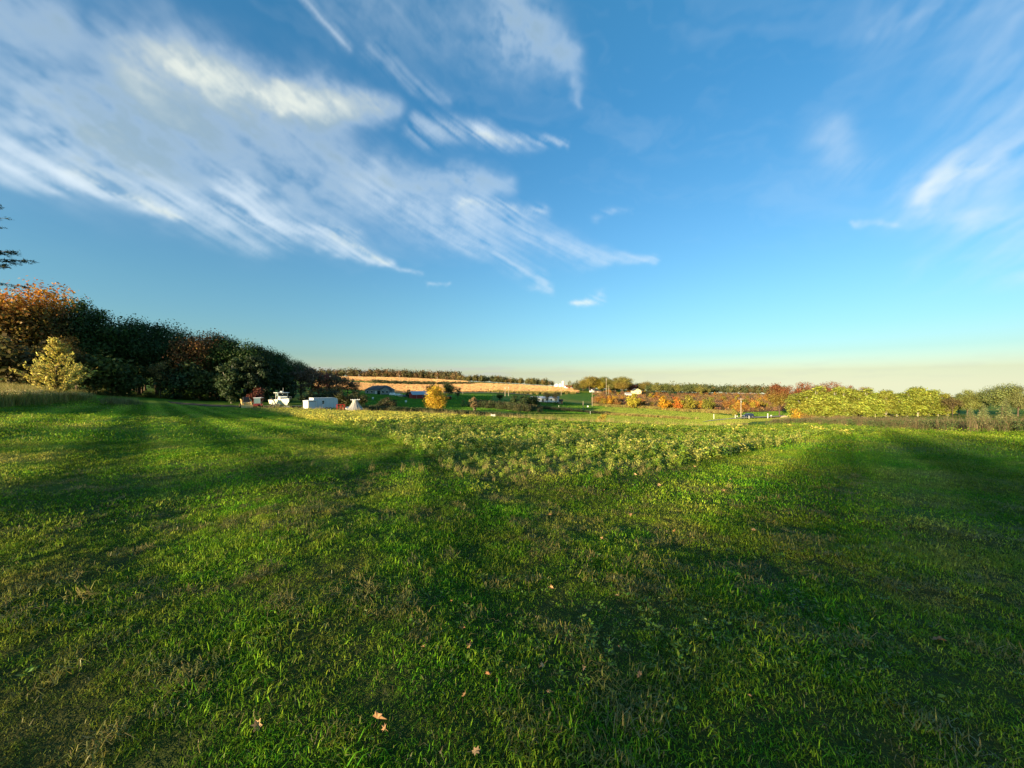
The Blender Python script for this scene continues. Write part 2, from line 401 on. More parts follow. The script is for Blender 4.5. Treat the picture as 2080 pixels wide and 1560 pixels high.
# ------------------------------------------------------------------ terrain
# ground profiles by bearing: column of the picture -> (distance ahead, height)
PROF = {
    -400: [(2, 0), (10, .05), (22, 0), (40, .5), (60, .9), (120, 3), (400, 9), (2500, 20)],
    0:    [(2, 0), (10, .02), (22, -.16), (40, .3), (60, .5), (120, 3), (400, 10), (2500, 20)],
    200:  [(2, 0), (10, -.1), (25, -.5), (49, -1.0), (70, -1.2), (85, -.8), (200, 2), (500, 10), (2500, 20)],
    400:  [(2, 0), (10, -.2), (30, -1.2), (60, -2.3), (80, -2.8), (100, -2.6), (200, 0), (500, 12), (2500, 20)],
    600:  [(2, 0), (6, -.1), (12, -.4), (25, -1.1), (40, -2.0), (55, -2.75), (68, -3.25), (80, -3.8), (100, -4), (130, -3.5), (200, -2), (300, 2), (600, 14), (2500, 20)],
    800:  [(2, 0), (6, -.15), (12, -.45), (25, -1.25), (45, -2.5), (58, -3.15), (80, -5.0), (100, -5.7), (150, -5.7), (225, -5.3), (260, -5), (320, -2.7), (400, 2), (560, 10.6), (640, 11), (900, 6), (2500, 0)],
    1000: [(2, 0), (7.5, -.3), (12, -.6), (20, -1.1), (35, -2.2), (50, -3.2), (58, -3.8), (80, -6.3), (110, -8), (140, -8.2), (200, -7.6), (270, -6), (300, -5), (400, -.5), (520, 2.5), (600, 5), (900, 0), (2500, -20), (5500, -50)],
    1200: [(2, 0), (8, -.35), (12, -.6), (25, -1.6), (40, -2.9), (52, -4.1), (80, -8), (120, -11), (150, -12), (200, -13), (250, -13), (300, -11.8), (350, -9.5), (400, -6.5), (430, -5.5), (520, -5), (700, -7), (2500, -30), (5500, -66)],
    1400: [(2, 0), (8, -.4), (12, -.7), (25, -1.8), (38, -3.0), (50, -4.6), (90, -9.3), (130, -12.3), (170, -14), (210, -15), (240, -14.5), (300, -12.5), (380, -9), (450, -9), (700, -15), (2500, -56), (5500, -122)],
    1600: [(2, 0), (8, -.4), (12, -.7), (22, -1.6), (40, -3.2), (60, -5), (75, -6.4), (110, -9.5), (150, -12), (180, -13), (240, -12.5), (350, -10), (450, -11), (700, -18), (2500, -68), (5500, -150)],
    1800: [(2, 0), (10, -.45), (20, -1.5), (35, -2.9), (45, -3.8), (80, -6), (120, -7.5), (200, -8), (300, -9.5), (700, -22), (2500, -80), (5500, -175)],
    2080: [(2, 0), (10, -.4), (20, -1.3), (30, -2.4), (60, -4.5), (100, -6), (200, -8), (400, -14), (2500, -85), (5500, -190)],
    2500: [(2, 0), (10, -.3), (20, -.8), (30, -1.5), (60, -3), (100, -4), (200, -6), (2500, -70), (5500, -150)],
}
NT_, NR_ = 361, 260
LR0, LR1 = math.log(.5), math.log(6000)
def _terrain():
    th = np.linspace(-np.pi, np.pi, NT_); lr = np.linspace(LR0, LR1, NR_)
    keys = sorted(PROF); ang = []; tab = []
    for k in keys:
        X = (k - 1040) / 750; s = math.hypot(1, X); ang.append(math.atan(X))
        p = PROF[k]; tab.append(np.interp(lr, [LR0] + [math.log(d * s) for d, z in p], [0] + [z for d, z in p]))
    back = np.interp(lr, [math.log(v) for v in (1, 20, 60, 200, 6000)], [0, .2, .8, 2, 8])
    ang = [-np.pi, -1.9] + ang + [1.9, np.pi]; tab = [back, back] + tab + [back * .2, back]
    T = np.zeros((NT_, NR_)); tab = np.array(tab); ang = np.array(ang)
    for j in range(NR_): T[:, j] = np.interp(th, ang, tab[:, j])
    for _ in range(3):                                   # round the creases
        T[1:-1] = (T[:-2] + 2 * T[1:-1] + T[2:]) / 4
    for _ in range(4):
        T[:, 1:-1] = (T[:, :-2] + 2 * T[:, 1:-1] + T[:, 2:]) / 4
    T[0] = T[-1] = (T[0] + T[-1]) / 2
    return T
TER = _terrain()
def gz(x, y):
    x = np.asarray(x, float); y = np.asarray(y, float)
    r = np.maximum(np.hypot(x, y), .51); t = np.arctan2(x, y)
    a = np.clip((t + np.pi) / (2 * np.pi) * (NT_ - 1), 0, NT_ - 1.001); b = np.clip((np.log(r) - LR0) / (LR1 - LR0) * (NR_ - 1), 0, NR_ - 1.001)
    i = a.astype(int); j = b.astype(int); fa = a - i; fb = b - j
    z = (TER[i, j] * (1 - fa) * (1 - fb) + TER[i + 1, j] * fa * (1 - fb) + TER[i, j + 1] * (1 - fa) * fb + TER[i + 1, j + 1] * fa * fb)
    # small unevenness of the lawn
    w = np.clip((r - 1.5) / 4, 0, 1)
    return z + w * (.035 * np.sin(x * .9 + .5 * np.sin(y * .7)) * np.sin(y * .8 + 1.3) + .02 * np.sin(x * 2.3 + y * 1.7))
def G(x, y): return float(gz(x, y))
def at(px, D):                                           # bearing given by a picture column, distance ahead D
    return ((px - 1040) / 750 * D, D)
def at3(px, D, dz=0.0):
    x, y = at(px, D); return (x, y, G(x, y) + dz)
def hgt(px, D, topy):                                    # height of something standing there whose top shows at row topy
    return 1.6 + (780 - topy) / 750 * D - at3(px, D)[2]

def build_ground():
    nt, nr = 480, 300
    th = np.linspace(-np.pi, np.pi, nt, endpoint=False); rr = np.concatenate([[.05], np.exp(np.linspace(math.log(.4), math.log(5500), nr - 1))])
    T, Rr = np.meshgrid(th, rr, indexing='ij'); X = Rr * np.sin(T); Y = Rr * np.cos(T); Z = gz(X, Y)
    V = np.stack([X, Y, Z], -1).reshape(-1, 3)
    i = np.arange(nt)[:, None]; j = np.arange(nr - 1)[None]; i2 = (i + 1) % nt
    F = np.stack([i * nr + j, i * nr + j + 1, i2 * nr + j + 1, i2 * nr + j], -1).reshape(-1, 4)
    V = np.vstack([V, [[0, 0, 0]]])
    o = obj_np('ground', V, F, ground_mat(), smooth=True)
    structure(o); return o
build_ground()

def drape(name, near, far, nu, nv, off, m):
    """sheet lying on the terrain between two edges"""
    def res(pl, n):
        pl = np.array(pl, float); s = np.r_[0, np.cumsum(np.hypot(*np.diff(pl, axis=0).T))]
        t = np.linspace(0, s[-1], n); return np.stack([np.interp(t, s, pl[:, 0]), np.interp(t, s, pl[:, 1])], -1)
    a, b = res(near, nu), res(far, nu); t = np.linspace(0, 1, nv)[:, None, None]
    Pp = a[None] * (1 - t) + b[None] * t; Z = gz(Pp[..., 0], Pp[..., 1]) + off
    V = np.concatenate([Pp, Z[..., None]], -1).reshape(-1, 3)
    i = np.arange(nv - 1)[:, None]; j = np.arange(nu - 1)[None]
    F = np.stack([i * nu + j, i * nu + j + 1, (i + 1) * nu + j + 1, (i + 1) * nu + j], -1).reshape(-1, 4)
    return structure(obj_np(name, V, F, m, smooth=True))
A_ = lambda *l: [at(p, d) for p, d in l]
def crop_mat(name, c0, c1, rows):
    m = bpy.data.materials.new(name); m.use_nodes = True; n = NT(m.node_tree); b = n.n['Principled BSDF']
    P = n.new('ShaderNodeNewGeometry').outputs['Position']
    q = n.v('MULTIPLY', P, (.012, .07, 0))
    f = n.m('ADD', n.m('MULTIPLY', n.noise(q, 1.0, 5, .6), .7), n.m('MULTIPLY', n.noise(P, .5, 3, .6), .3))
    n.put(b.inputs['Base Color'], n.ramp(f, [(.36, c0), (.66, c1)])); b.inputs['Roughness'].default_value = .9
    b.inputs['Specular IOR Level'].default_value = .05
    bn = n.new('ShaderNodeBump'); bn.inputs['Strength'].default_value = 1; bn.inputs['Distance'].default_value = .6
    n.put(bn.inputs['Height'], n.noise(P, .9, 3, .7)); n.l.new(bn.outputs[0], b.inputs['Normal'])
    return m
TAN = crop_mat('dry_corn', (.32, .175, .07), (.52, .30, .13), 1)
MEADOW = crop_mat('meadow', (.15, .22, .020), (.26, .27, .040), 1)
MEADOW2 = crop_mat('rough_meadow', (.16, .19, .03), (.28, .22, .06), 1)
HEATH = crop_mat('weedy_slope', (.17, .105, .05), (.26, .17, .07), 1)
LAWN2 = crop_mat('green_pasture', (.045, .150, .006), (.075, .190, .010), 1)
drape('corn_field', A_((700, 425), (800, 412), (900, 418), (955, 455)), A_((690, 545), (800, 565), (885, 560), (945, 515)), 40, 20, .5, TAN)
drape('stubble_field', A_((640, 262), (800, 262), (900, 282), (1000, 302), (1060, 315), (1175, 372)), A_((640, 372), (800, 375), (900, 392), (960, 470), (1060, 500), (1175, 470)), 60, 24, .4, TAN)
drape('pasture', A_((720, 100), (850, 108), (940, 122), (985, 134)), A_((690, 235), (800, 240), (900, 255), (1000, 262)), 40, 24, .12, LAWN2)
drape('hay_field', A_((960, 135), (1060, 140), (1180, 160), (1215, 172)), A_((975, 170), (1040, 178), (1120, 182), (1215, 178)), 36, 12, .14, LAWN2)
drape('roadside_lawn', A_((1050, 205), (1130, 210), (1230, 215)), A_((1060, 245), (1130, 252), (1225, 250)), 30, 8, .14, LAWN2)
drape('mown_meadow', A_((1090, 96), (1250, 98), (1420, 104), (1520, 112)), A_((1225, 240), (1320, 232), (1430, 205), (1490, 170)), 44, 24, .10, MEADOW)
drape('weedy_slope', A_((1235, 255), (1300, 250), (1430, 222), (1500, 200), (1620, 195)), A_((1225, 372), (1300, 385), (1430, 400), (1560, 420), (1680, 420)), 44, 20, .15, HEATH)
drape('shaded_lawn', A_((1520, 158), (1560, 160), (1640, 165)), A_((1520, 190), (1560, 195), (1640, 190)), 20, 8, .16, LAWN2)
GRAVEL = mat('gravel', (.52, .42, .28), .95, 0, .25, 2.5, .1, .5)
drape('gravel_drive', A_((1425, 127), (1450, 135), (1480, 141), (1520, 146), (1600, 149), (1660, 151)), A_((1440, 136), (1465, 143), (1490, 149), (1520, 154), (1600, 157), (1660, 159)), 40, 4, .40, GRAVEL)
drape('gravel_patch', A_((350, 73), (420, 70), (500, 74)), A_((340, 80), (420, 80), (480, 82)), 24, 6, .05, mat('bare_soil', (.075, .06, .045), .95, 0, .25, 1.5, .1, .4))
drape('country_road', A_((760, 250), (900, 268), (1000, 285), (1080, 300)), A_((760, 255), (900, 273), (1000, 290), (1080, 305)), 40, 3, .5, mat('road_dust', (.22, .19, .15), .9, 0, .15, .5, .1))
drape('farm_yard', A_((1100, 372), (1180, 378), (1290, 385)), A_((1110, 385), (1180, 395), (1290, 400)), 20, 4, .3, MEADOW)

# ------------------------------------------------------------------ foliage builders
def leaf_quads(C, Nn, S, rng, asp=.6, axis=None):
    """rhombic leaves: centres, facing, half length"""
    C = np.asarray(C); n = len(C)
    Nn = Nn / (np.linalg.norm(Nn, axis=1, keepdims=True) + 1e-9)
    t = rng.normal(size=(n, 3)) if axis is None else np.asarray(axis) + .25 * rng.normal(size=(n, 3))
    t -= (t * Nn).sum(1, keepdims=True) * Nn; t /= (np.linalg.norm(t, axis=1, keepdims=True) + 1e-9)
    b = np.cross(Nn, t); S = np.asarray(S).reshape(-1, 1)
    V = np.stack([C + t * S, C + b * S * asp, C - t * S, C - b * S * asp], 1).reshape(-1, 3)
    return V, np.arange(4 * n).reshape(n, 4)
def rdir(rng, n):
    d = rng.normal(size=(n, 3)); return d / np.linalg.norm(d, axis=1, keepdims=True)

def crown_clumps(seed, n, rx, rz, cz, K, leaf, rc=(.10, .19), shape='round'):
    rng = np.random.default_rng(seed); cs = []
    while len(cs) < K:
        d = rdir(rng, 1)[0]; r = rng.random() ** .45
        c = np.array([d[0] * rx, d[1] * rx, d[2] * rz]) * r * .82
        if shape == 'cone':
            f = 1 - (c[2] + rz) / (2 * rz); c[:2] *= .35 + 1.0 * f
        cs.append(c + [0, 0, cz])
    cs = np.array(cs); rad = rng.uniform(*rc, K) * (rx / .36)
    w = rad ** 2; w /= w.sum(); idx = rng.choice(K, n, p=w)
    d = rdir(rng, n); rr = rad[idx] * (rng.random(n) ** .38) * (1 + .25 * rng.normal(size=n).clip(-1.5, 1.5))
    C = cs[idx] + d * rr[:, None] * [1, 1, .8]
    C[:, 2] = np.maximum(C[:, 2], .03)
    Nn = d + [0, 0, .35] + .55 * rng.normal(size=(n, 3))
    S = leaf * rng.uniform(.6, 1.35, n)
    V, F = leaf_quads(C, Nn, S, rng)
    return V, F, cs
def trunk_mb(seed, cs, th, r0, limbs=7, lean=.02):
    rng = random.Random(seed); mb = MB()
    top = (rng.uniform(-lean, lean), rng.uniform(-lean, lean), th)
    mb.tube([(0, 0, -.02), (r0 * .2, 0, .03), (top[0] * .5, top[1] * .5, th * .5), top], [r0 * 1.5, r0, r0 * .75, r0 * .35], 8)
    ids = list(range(len(cs))); rng.shuffle(ids)
    for i in ids[:limbs]:
        c = cs[i]; z0 = min(max(c[2] - .22, .10), th * .9) * rng.uniform(.8, 1)
        f = z0 / th
        p0 = Vector((top[0] * f, top[1] * f, z0)); p2 = Vector(c); p1 = p0.lerp(p2, .5) + Vector((0, 0, -.02))
        mb.tube([p0, p1, p2], [r0 * .5, r0 * .3, r0 * .12], 5)
    return mb

BARK = mat('bark', (.085, .062, .045), .95, 0, .3, 6, .1, .6)
PALEBARK = mat('pale_bark', (.30, .28, .22), .85, 0, .25, 8, .1, .3)
LEAF = leaf_mat('foliage')
RED_TOP = leaf_mat('red_topped_foliage', top=((.215, .085, .035), .55, .95), spread=.4)
GOLD_TOP = leaf_mat('orange_topped_foliage', top=((.40, .17, .020), .70, .98), spread=.45)
NEEDLE = leaf_mat('needles', trans=.1, spread=.4, rough=.6)
TWIG = mat('twig', (.12, .085, .06), .95, 0, .3, 6, .1)
HIDE = bpy.data.collections.new('pattern_shapes')        # source shapes, never linked to the scene

KIND = {}
def crown_kind(k, V, F, m, tr, bark=BARK, smooth_trunk=True):
    V = np.array(V); top = np.percentile(V[:, 2], 97.5); V /= top        # unit height
    tr.v = [(a / top, b / top, min(c / top, .97)) for a, b, c in tr.v]
    me = mesh_np('crown', V, F); me.materials.append(m)
    t = bpy.data.meshes.new('trunk'); t.from_pydata(tr.v, [], tr.f); t.update(); t.materials.append(bark)
    if smooth_trunk: t.polygons.foreach_set('use_smooth', np.ones(len(t.polygons), bool))
    KIND[k] = (me, t)
def mk_round(k, seed, n=15000, rx=.36, rz=.37, cz=.60, K=34, leaf=.0125, m=LEAF, bark=BARK, rc=(.10, .19), shape='round', th=.6, r0=.02, limbs=9):
    V, F, cs = crown_clumps(seed, n, rx, rz, cz, K, leaf, rc, shape)
    crown_kind(k, V, F, m, trunk_mb(seed, cs, th, r0, limbs), bark)
mk_round('oak0', 1); mk_round('oak1', 2, rx=.40, K=40); mk_round('oak2', 3, rx=.32, rz=.40, cz=.58, K=30); mk_round('oak3', 12, rx=.44, rz=.34, cz=.63, K=44)
mk_round('wide0', 21, n=19000, rx=.50, rz=.42, cz=.56, K=48, m=GOLD_TOP)
mk_round('maple_red', 4, n=9000, leaf=.014, rx=.30, rz=.40, cz=.60, K=32, m=RED_TOP); mk_round('maple_red1', 5, n=9000, leaf=.014, rx=.36, rz=.38, cz=.60, K=36, m=RED_TOP)
mk_round('poplar0', 6, n=9000, rx=.21, rz=.52, cz=.43, K=60, leaf=.0165, bark=PALEBARK, rc=(.09, .15), r0=.012, th=.85)
mk_round('poplar1', 7, n=9000, rx=.23, rz=.52, cz=.42, K=62, leaf=.0165, bark=PALEBARK, rc=(.09, .15), r0=.012, th=.85)
mk_round('poplar2', 8, n=3000, rx=.20, rz=.46, cz=.55, K=30, leaf=.022, bark=PALEBARK, rc=(.07, .13), r0=.012, th=.85)
mk_round('bush0', 9, n=2200, rx=.50, rz=.46, cz=.47, K=26, leaf=.035, th=.5, r0=.02)
mk_round('bush1', 10, n=2200, rx=.42, rz=.47, cz=.48, K=24, leaf=.035, th=.5, r0=.02)
mk_round('bush2', 11, n=1700, rx=.36, rz=.48, cz=.50, K=22, leaf=.035, shape='cone', th=.6, r0=.02)
mk_round('egg', 13, n=7500, rx=.44, rz=.52, cz=.45, K=52, leaf=.021, th=.5, r0=.016)
mk_round('thin0', 14, n=1900, rx=.32, rz=.42, cz=.56, K=30, leaf=.018, rc=(.08, .16), th=.75, r0=.014, limbs=22)
mk_round('thin1', 15, n=1900, rx=.36, rz=.40, cz=.56, K=30, leaf=.018, rc=(.08, .16), th=.75, r0=.014, limbs=22)

def mk_conifer(k, seed, n=3600, rad=.24, z0=.06, leaf=.030, levels=20, per=8):
    rng = np.random.default_rng(seed); C = []; Nn = []; ax = []; tr = MB()
    tr.tube([(0, 0, -.02), (0, 0, .5), (0, 0, .99)], [.020, .012, .002], 7)
    for i in range(levels):
        f = i / (levels - 1); z = z0 + (1 - z0) * f * .97; L = rad * (1 - f) ** .85 + .012
        for j in range(per):
            a = rng.uniform(0, 2 * np.pi); l = L * rng.uniform(.7, 1.15); d = np.array([math.cos(a), math.sin(a), 0])
            m = max(4, int(n / levels / per * (.4 + 1.3 * (1 - f))))
            t = rng.random(m) ** .7
            p = d * (t * l)[:, None] + np.array([0, 0, z]) + np.stack([np.zeros(m), np.zeros(m), .03 * t - .10 * l / rad * t * t], -1)
            p += rng.normal(size=(m, 3)) * [.012, .012, .006] * (1 + 2 * (1 - t))[:, None]
            C.append(p); ax.append(np.tile(d + [0, 0, -.25], (m, 1))); Nn.append(np.tile([0, 0, 1.0], (m, 1)) + .45 * rng.normal(size=(m, 3)))
            if j % 2 == 0: tr.tube([(0, 0, z), tuple(d * l * .8 + [0, 0, z - .02])], [.003, .001], 3)
    C = np.vstack(C); V, F = leaf_quads(C, np.vstack(Nn), leaf * rng.uniform(.5, 1.2, len(C)) * (1.1 - .5 * C[:, 2]), rng, .35, np.vstack(ax))
    crown_kind(k, V, F, NEEDLE, tr)
mk_conifer('spruce0', 31); mk_conifer('spruce1', 32, rad=.30, levels=16); mk_conifer('pine', 33, rad=.34, z0=.15, levels=12, per=7, n=3000)

def mk_spire(k, seed):
    """young tree with steep branches, pyramidal and open"""
    rng = np.random.default_rng(seed); C = []; ax = []; tr = MB()
    tr.tube([(0, 0, -.02), (.005, 0, .4), (0, .004, .98)], [.016, .010, .002], 7)
    for i in range(95):
        z = rng.random() ** 1.15 * .86 + .05; a = rng.uniform(0, 2 * np.pi)
        L = (.50 * (1 - z) ** 1.35 + .035) * rng.uniform(.65, 1.2); up = rng.uniform(.35, .95)
        d = np.array([math.cos(a), math.sin(a), up]); d /= np.linalg.norm(d)
        p0 = np.array([0, 0, z * .85]); m = int(26 + 90 * L)
        t = rng.random(m) ** .65; bend = np.stack([np.zeros(m), np.zeros(m), .10 * t * t * L], -1)
        p = p0 + d * (t * L)[:, None] + bend + rng.normal(size=(m, 3)) * .013
        C.append(p); ax.append(np.tile(d, (m, 1)))
        tr.tube([tuple(p0), tuple(p0 + d * L * .5), tuple(p0 + d * L + [0, 0, .1 * L])], [.004, .0025, .0008], 4)
    C = np.vstack(C); n = len(C)
    V, F = leaf_quads(C, rdir(rng, n) + [0, 0, .3], .017 * rng.uniform(.6, 1.4, n), rng, .38, np.vstack(ax))
    crown_kind(k, V, F, LEAF, tr, BARK)
mk_spire('spire', 41)

def tree(kind, px, D, H, color, label, cat='tree', name='tree', group=None, wide=1.0, rz=None, xy=None, dz=0.0):
    x, y = at(px, D) if xy is None else xy
    me, t = KIND[kind]
    e = thing(name, label, cat, (x, y, G(x, y) + dz), random.uniform(0, 6.28) if rz is None else rz, group)
    e.scale = (H * wide, H * wide, H)
    c = link(bpy.data.objects.new('crown', me), e); c.color = (*color, 1)
    link(bpy.data.objects.new('trunk', t), e)
    return e

# scatter of small plants: one object, geometry-node instances
def scatter(name, XYZ, scale, protos, label, cat, tilt=.12, color=None):
    me = bpy.data.meshes.new(name); XYZ = np.asarray(XYZ, np.float32)
    me.vertices.add(len(XYZ)); me.vertices.foreach_set('co', XYZ.ravel())
    at_ = me.attributes.new('sc', 'FLOAT', 'POINT'); at_.data.foreach_set('value', np.asarray(scale, np.float32))
    o = link(bpy.data.objects.new(name, me)); o['kind'] = 'stuff'; o['label'] = label; o['category'] = cat
    if color: o.color = (*color, 1)
    cl = bpy.data.collections.new(name + '_shapes')
    for p in protos: cl.objects.link(p)
    ng = bpy.data.node_groups.new(name + '_scatter', 'GeometryNodeTree')
    ng.interface.new_socket('Geometry', in_out='INPUT', socket_type='NodeSocketGeometry')
    ng.interface.new_socket('Geometry', in_out='OUTPUT', socket_type='NodeSocketGeometry')
    N, L = ng.nodes, ng.links
    gi = N.new('NodeGroupInput'); go = N.new('NodeGroupOutput'); ip = N.new('GeometryNodeInstanceOnPoints')
    ci = N.new('GeometryNodeCollectionInfo'); ci.inputs[0].default_value = cl; ci.inputs['Separate Children'].default_value = True; ci.inputs['Reset Children'].default_value = True
    na = N.new('GeometryNodeInputNamedAttribute'); na.data_type = 'FLOAT'; na.inputs[0].default_value = 'sc'
    rv = N.new('FunctionNodeRandomValue'); rv.data_type = 'FLOAT_VECTOR'
    rv.inputs[0].default_value = (-tilt, -tilt, 0); rv.inputs[1].default_value = (tilt, tilt, 6.2832)
    L.new(gi.outputs[0], ip.inputs['Points']); L.new(ci.outputs[0], ip.inputs['Instance']); ip.inputs['Pick Instance'].default_value = True
    L.new(rv.outputs[0], ip.inputs['Rotation']); L.new(na.outputs[0], ip.inputs['Scale']); L.new(ip.outputs[0], go.inputs[0])
    md = o.modifiers.new('scatter', 'NODES'); md.node_group = ng
    return o
def proto(name, V, F, m, color=None):
    me = mesh_np(name, V, F); me.materials.append(m); o = bpy.data.objects.new(name, me)
    if color:
        ca = me.attributes.new('tint', 'FLOAT_COLOR', 'POINT')
        ca.data.foreach_set('color', np.tile(np.array([*color, 1], np.float32), len(me.vertices)))
    return o
def blades(seed, n, rad, h, w, lean=.6, curl=.5, spread=.5):
    """curved grass blades, three triangles each"""
    rng = np.random.default_rng(seed)
    r = rad * np.sqrt(rng.random(n)); a = rng.uniform(0, 2 * np.pi, n); B = np.stack([r * np.cos(a), r * np.sin(a), np.full(n, -.01)], -1)
    d = rng.uniform(0, 2 * np.pi, n); dv = np.stack([np.cos(d), np.sin(d), np.zeros(n)], -1)
    s = d + np.pi / 2 + rng.normal(0, .5, n); sv = np.stack([np.cos(s), np.sin(s), np.zeros(n)], -1)
    H = h * rng.uniform(1 - spread, 1 + spread, n); ln = lean * rng.random(n)
    up = np.array([0, 0, 1.0])
    M = B + up * (H * .55)[:, None] + dv * (H * ln * .35)[:, None]
    T = B + up * (H * (1 - curl * ln * .6))[:, None] + dv * (H * ln * 1.1)[:, None]
    W = (w * rng.uniform(.6, 1.3, n))[:, None]
    V = np.stack([B - sv * W, B + sv * W, M + sv * W * .75, M - sv * W * .75, T], 1).reshape(-1, 3)
    k = np.arange(n)[:, None] * 5
    F = np.concatenate([k + [0, 1, 2], k + [0, 2, 3], k + [3, 2, 4]], 1).reshape(-1, 3)
    return V, F
def in_poly(x, y, poly):
    ins = np.zeros(len(x), bool); P = np.array(poly); j = len(P) - 1
    for i in range(len(P)):
        c = ((P[i, 1] > y) != (P[j, 1] > y)) & (x < (P[j, 0] - P[i, 0]) * (y - P[i, 1]) / (P[j, 1] - P[i, 1] + 1e-12) + P[i, 0])
        ins ^= c; j = i
    return ins

# ------------------------------------------------------------------ the crop plot
PLOT = A_((1010, 7.6), (900, 9.2), (855, 11.0), (770, 17), (680, 28), (570, 47), (530, 60), (620, 66), (760, 62), (900, 60), (1000, 57.5), (1100, 54), (1200, 51), (1300, 50), (1400, 48),
          (1520, 47), (1640, 46), (1740, 42), (1800, 35), (1760, 29), (1700, 26), (1650, 24), (1620, 18), (1500, 12.2), (1390, 9.4), (1300, 8.3), (1150, 7.7))

def build_lawn():
    GN = Grad(8); rng = np.random.default_rng(3); BL = blade_mat()
    near = [proto('tuft', *blades(50 + i, 130, .16, .021 + .004 * i, .0021, 1.9, .9), BL) for i in range(4)]
    mid = [proto('tuft', *blades(60 + i, 150, .38, .031, .0042, 1.6, .8), BL) for i in range(3)]
    far = [proto('tuft', *blades(70 + i, 95, .9, .05, .010, 1.3, .8), BL) for i in range(3)]
    def ring(r0, r1, dens, amax=1.12):
        A = amax * (r1 ** 2 - r0 ** 2); k = int(A * dens)
        r = np.sqrt(rng.random(k) * (r1 ** 2 - r0 ** 2) + r0 ** 2); t = rng.uniform(-amax, amax, k)
        return r * np.sin(t), r * np.cos(t)
    def put(nm, xs, ys, protos, s0, s1, lab):
        sc_ = rng.uniform(s0, s1, len(xs)) * np.clip(.95 + .9 * GN.fbm(xs * .9, ys * .9, 4), .5, 1.25)
        scatter(nm, np.stack([xs, ys, gz(xs, ys)], -1), sc_, protos, lab, 'grass', .18)
    x, y = ring(.9, 6.5, 125, 1.15); put('lawn_grass', x, y, near, .65, 1.35, 'short mown lawn grass covering the near foreground')
    x, y = ring(6.3, 17, 30); k = ~in_poly(x, y, PLOT); put('lawn_grass', x[k], y[k], mid, .7, 1.3, 'mown lawn grass around the near edge of the crop plot')
    x, y = ring(47, 82, .8); k = ~in_poly(x, y, PLOT); put('lawn_grass', x[k], y[k], [proto('tuft', *blades(75 + i, 110, 1.7, .06, .02, .9, .5), BL) for i in range(2)], .8, 1.2, 'distant mown lawn beyond and beside the crop plot')
    x, y = ring(16.5, 48, 4.2); k = ~in_poly(x, y, PLOT); put('lawn_grass', x[k], y[k], far, .7, 1.25, 'mown lawn grass stretching away on both sides of the plot')
build_lawn()
def build_lawn_weeds():
    g = np.random.default_rng(23); M = leaf_mat('lawn_weed', attr=True, spread=.3, rough=.45, spec=.4)
    def ros(seed, n, r, leaf, c):
        q = np.random.default_rng(seed); a = q.uniform(0, 2 * np.pi, n); o = np.stack([np.cos(a), np.sin(a), np.zeros(n)], -1)
        C = o * (r * q.uniform(.3, 1, n))[:, None] + np.stack([np.zeros(n), np.zeros(n), .018 + .03 * q.random(n)], -1)
        V, F = leaf_quads(C, o * -.25 + [0, 0, 1] + .35 * q.normal(size=(n, 3)), leaf * q.uniform(.6, 1.3, n), q, .45, o + [0, 0, .3]); return proto('weed', V, F, M, c)
    P = [ros(500 + i, 10, .035, .013, c) for i, c in enumerate([(.075, .15, .008), (.095, .17, .010), (.065, .13, .008), (.12, .18, .02)])]
    def clus(cx, cy, sx, sy, n): return g.normal(0, 1, (n, 2)) * [sx, sy] + [cx, cy]
    p = np.vstack([clus(.85, 2.35, .6, .25, 170), clus(1.9, 2.5, .5, .35, 110), clus(2.9, 3.2, .6, .6, 90), clus(-.4, 3.0, .8, .5, 50), clus(-1.2, 6.0, .5, .7, 60), g.uniform(-1, 1, (220, 2)) * [6, 3] + [0, 5]])
    scatter('lawn_weeds', np.stack([p[:, 0], p[:, 1], gz(p[:, 0], p[:, 1])], -1), g.uniform(.5, 1.2, len(p)), P, 'small broad-leaved weeds growing through the near lawn', 'weeds', .25)
    # dry clippings and bits of straw lying in the grass
    Q = [proto('straw', *blades(520 + i, 10, .22, .028, .0017, 2.6, 1.4), M, c) for i, c in enumerate([(.24, .20, .08), (.20, .15, .06), (.30, .26, .13)])]
    r = 1.2 + 9 * g.random(1500) ** .8; t = g.uniform(-1.0, 1.0, 1500); x, y = r * np.sin(t), r * np.cos(t)
    GN = Grad(31); k = GN.fbm(x * .7, y * .7, 3) + .25 * g.random(1500) > .08; x, y = x[k], y[k]
    Q2 = [proto('mat', *blades(530 + i, 60, .10, .045, .0022, 2.4, 1.3), M, c) for i, c in enumerate([(.20, .19, .035), (.16, .17, .03), (.24, .21, .06)])]
    r2 = 1.2 + 10 * g.random(4200) ** .75; t2 = g.uniform(-1.1, 1.1, 4200); x2, y2 = r2 * np.sin(t2), r2 * np.cos(t2)
    k2 = Grad(33).fbm(x2 * 1.3, y2 * 1.3, 4) + .2 * Grad(34).fbm(x2 * .3, y2 * .3, 2) + .15 * g.random(4200) > .20; x2, y2 = x2[k2], y2[k2]
    scatter('matted_grass', np.stack([x2, y2, gz(x2, y2) + .012], -1), g.uniform(.7, 1.3, len(x2)), Q2, 'matted olive-tan clumps of cut grass on the near lawn', 'grass', .3)
    scatter('dry_clippings', np.stack([x, y, gz(x, y) + .012], -1), g.uniform(.6, 1.3, len(x)), Q, 'dry straw-coloured clippings lying on the near lawn', 'clippings', .2)
build_lawn_weeds()

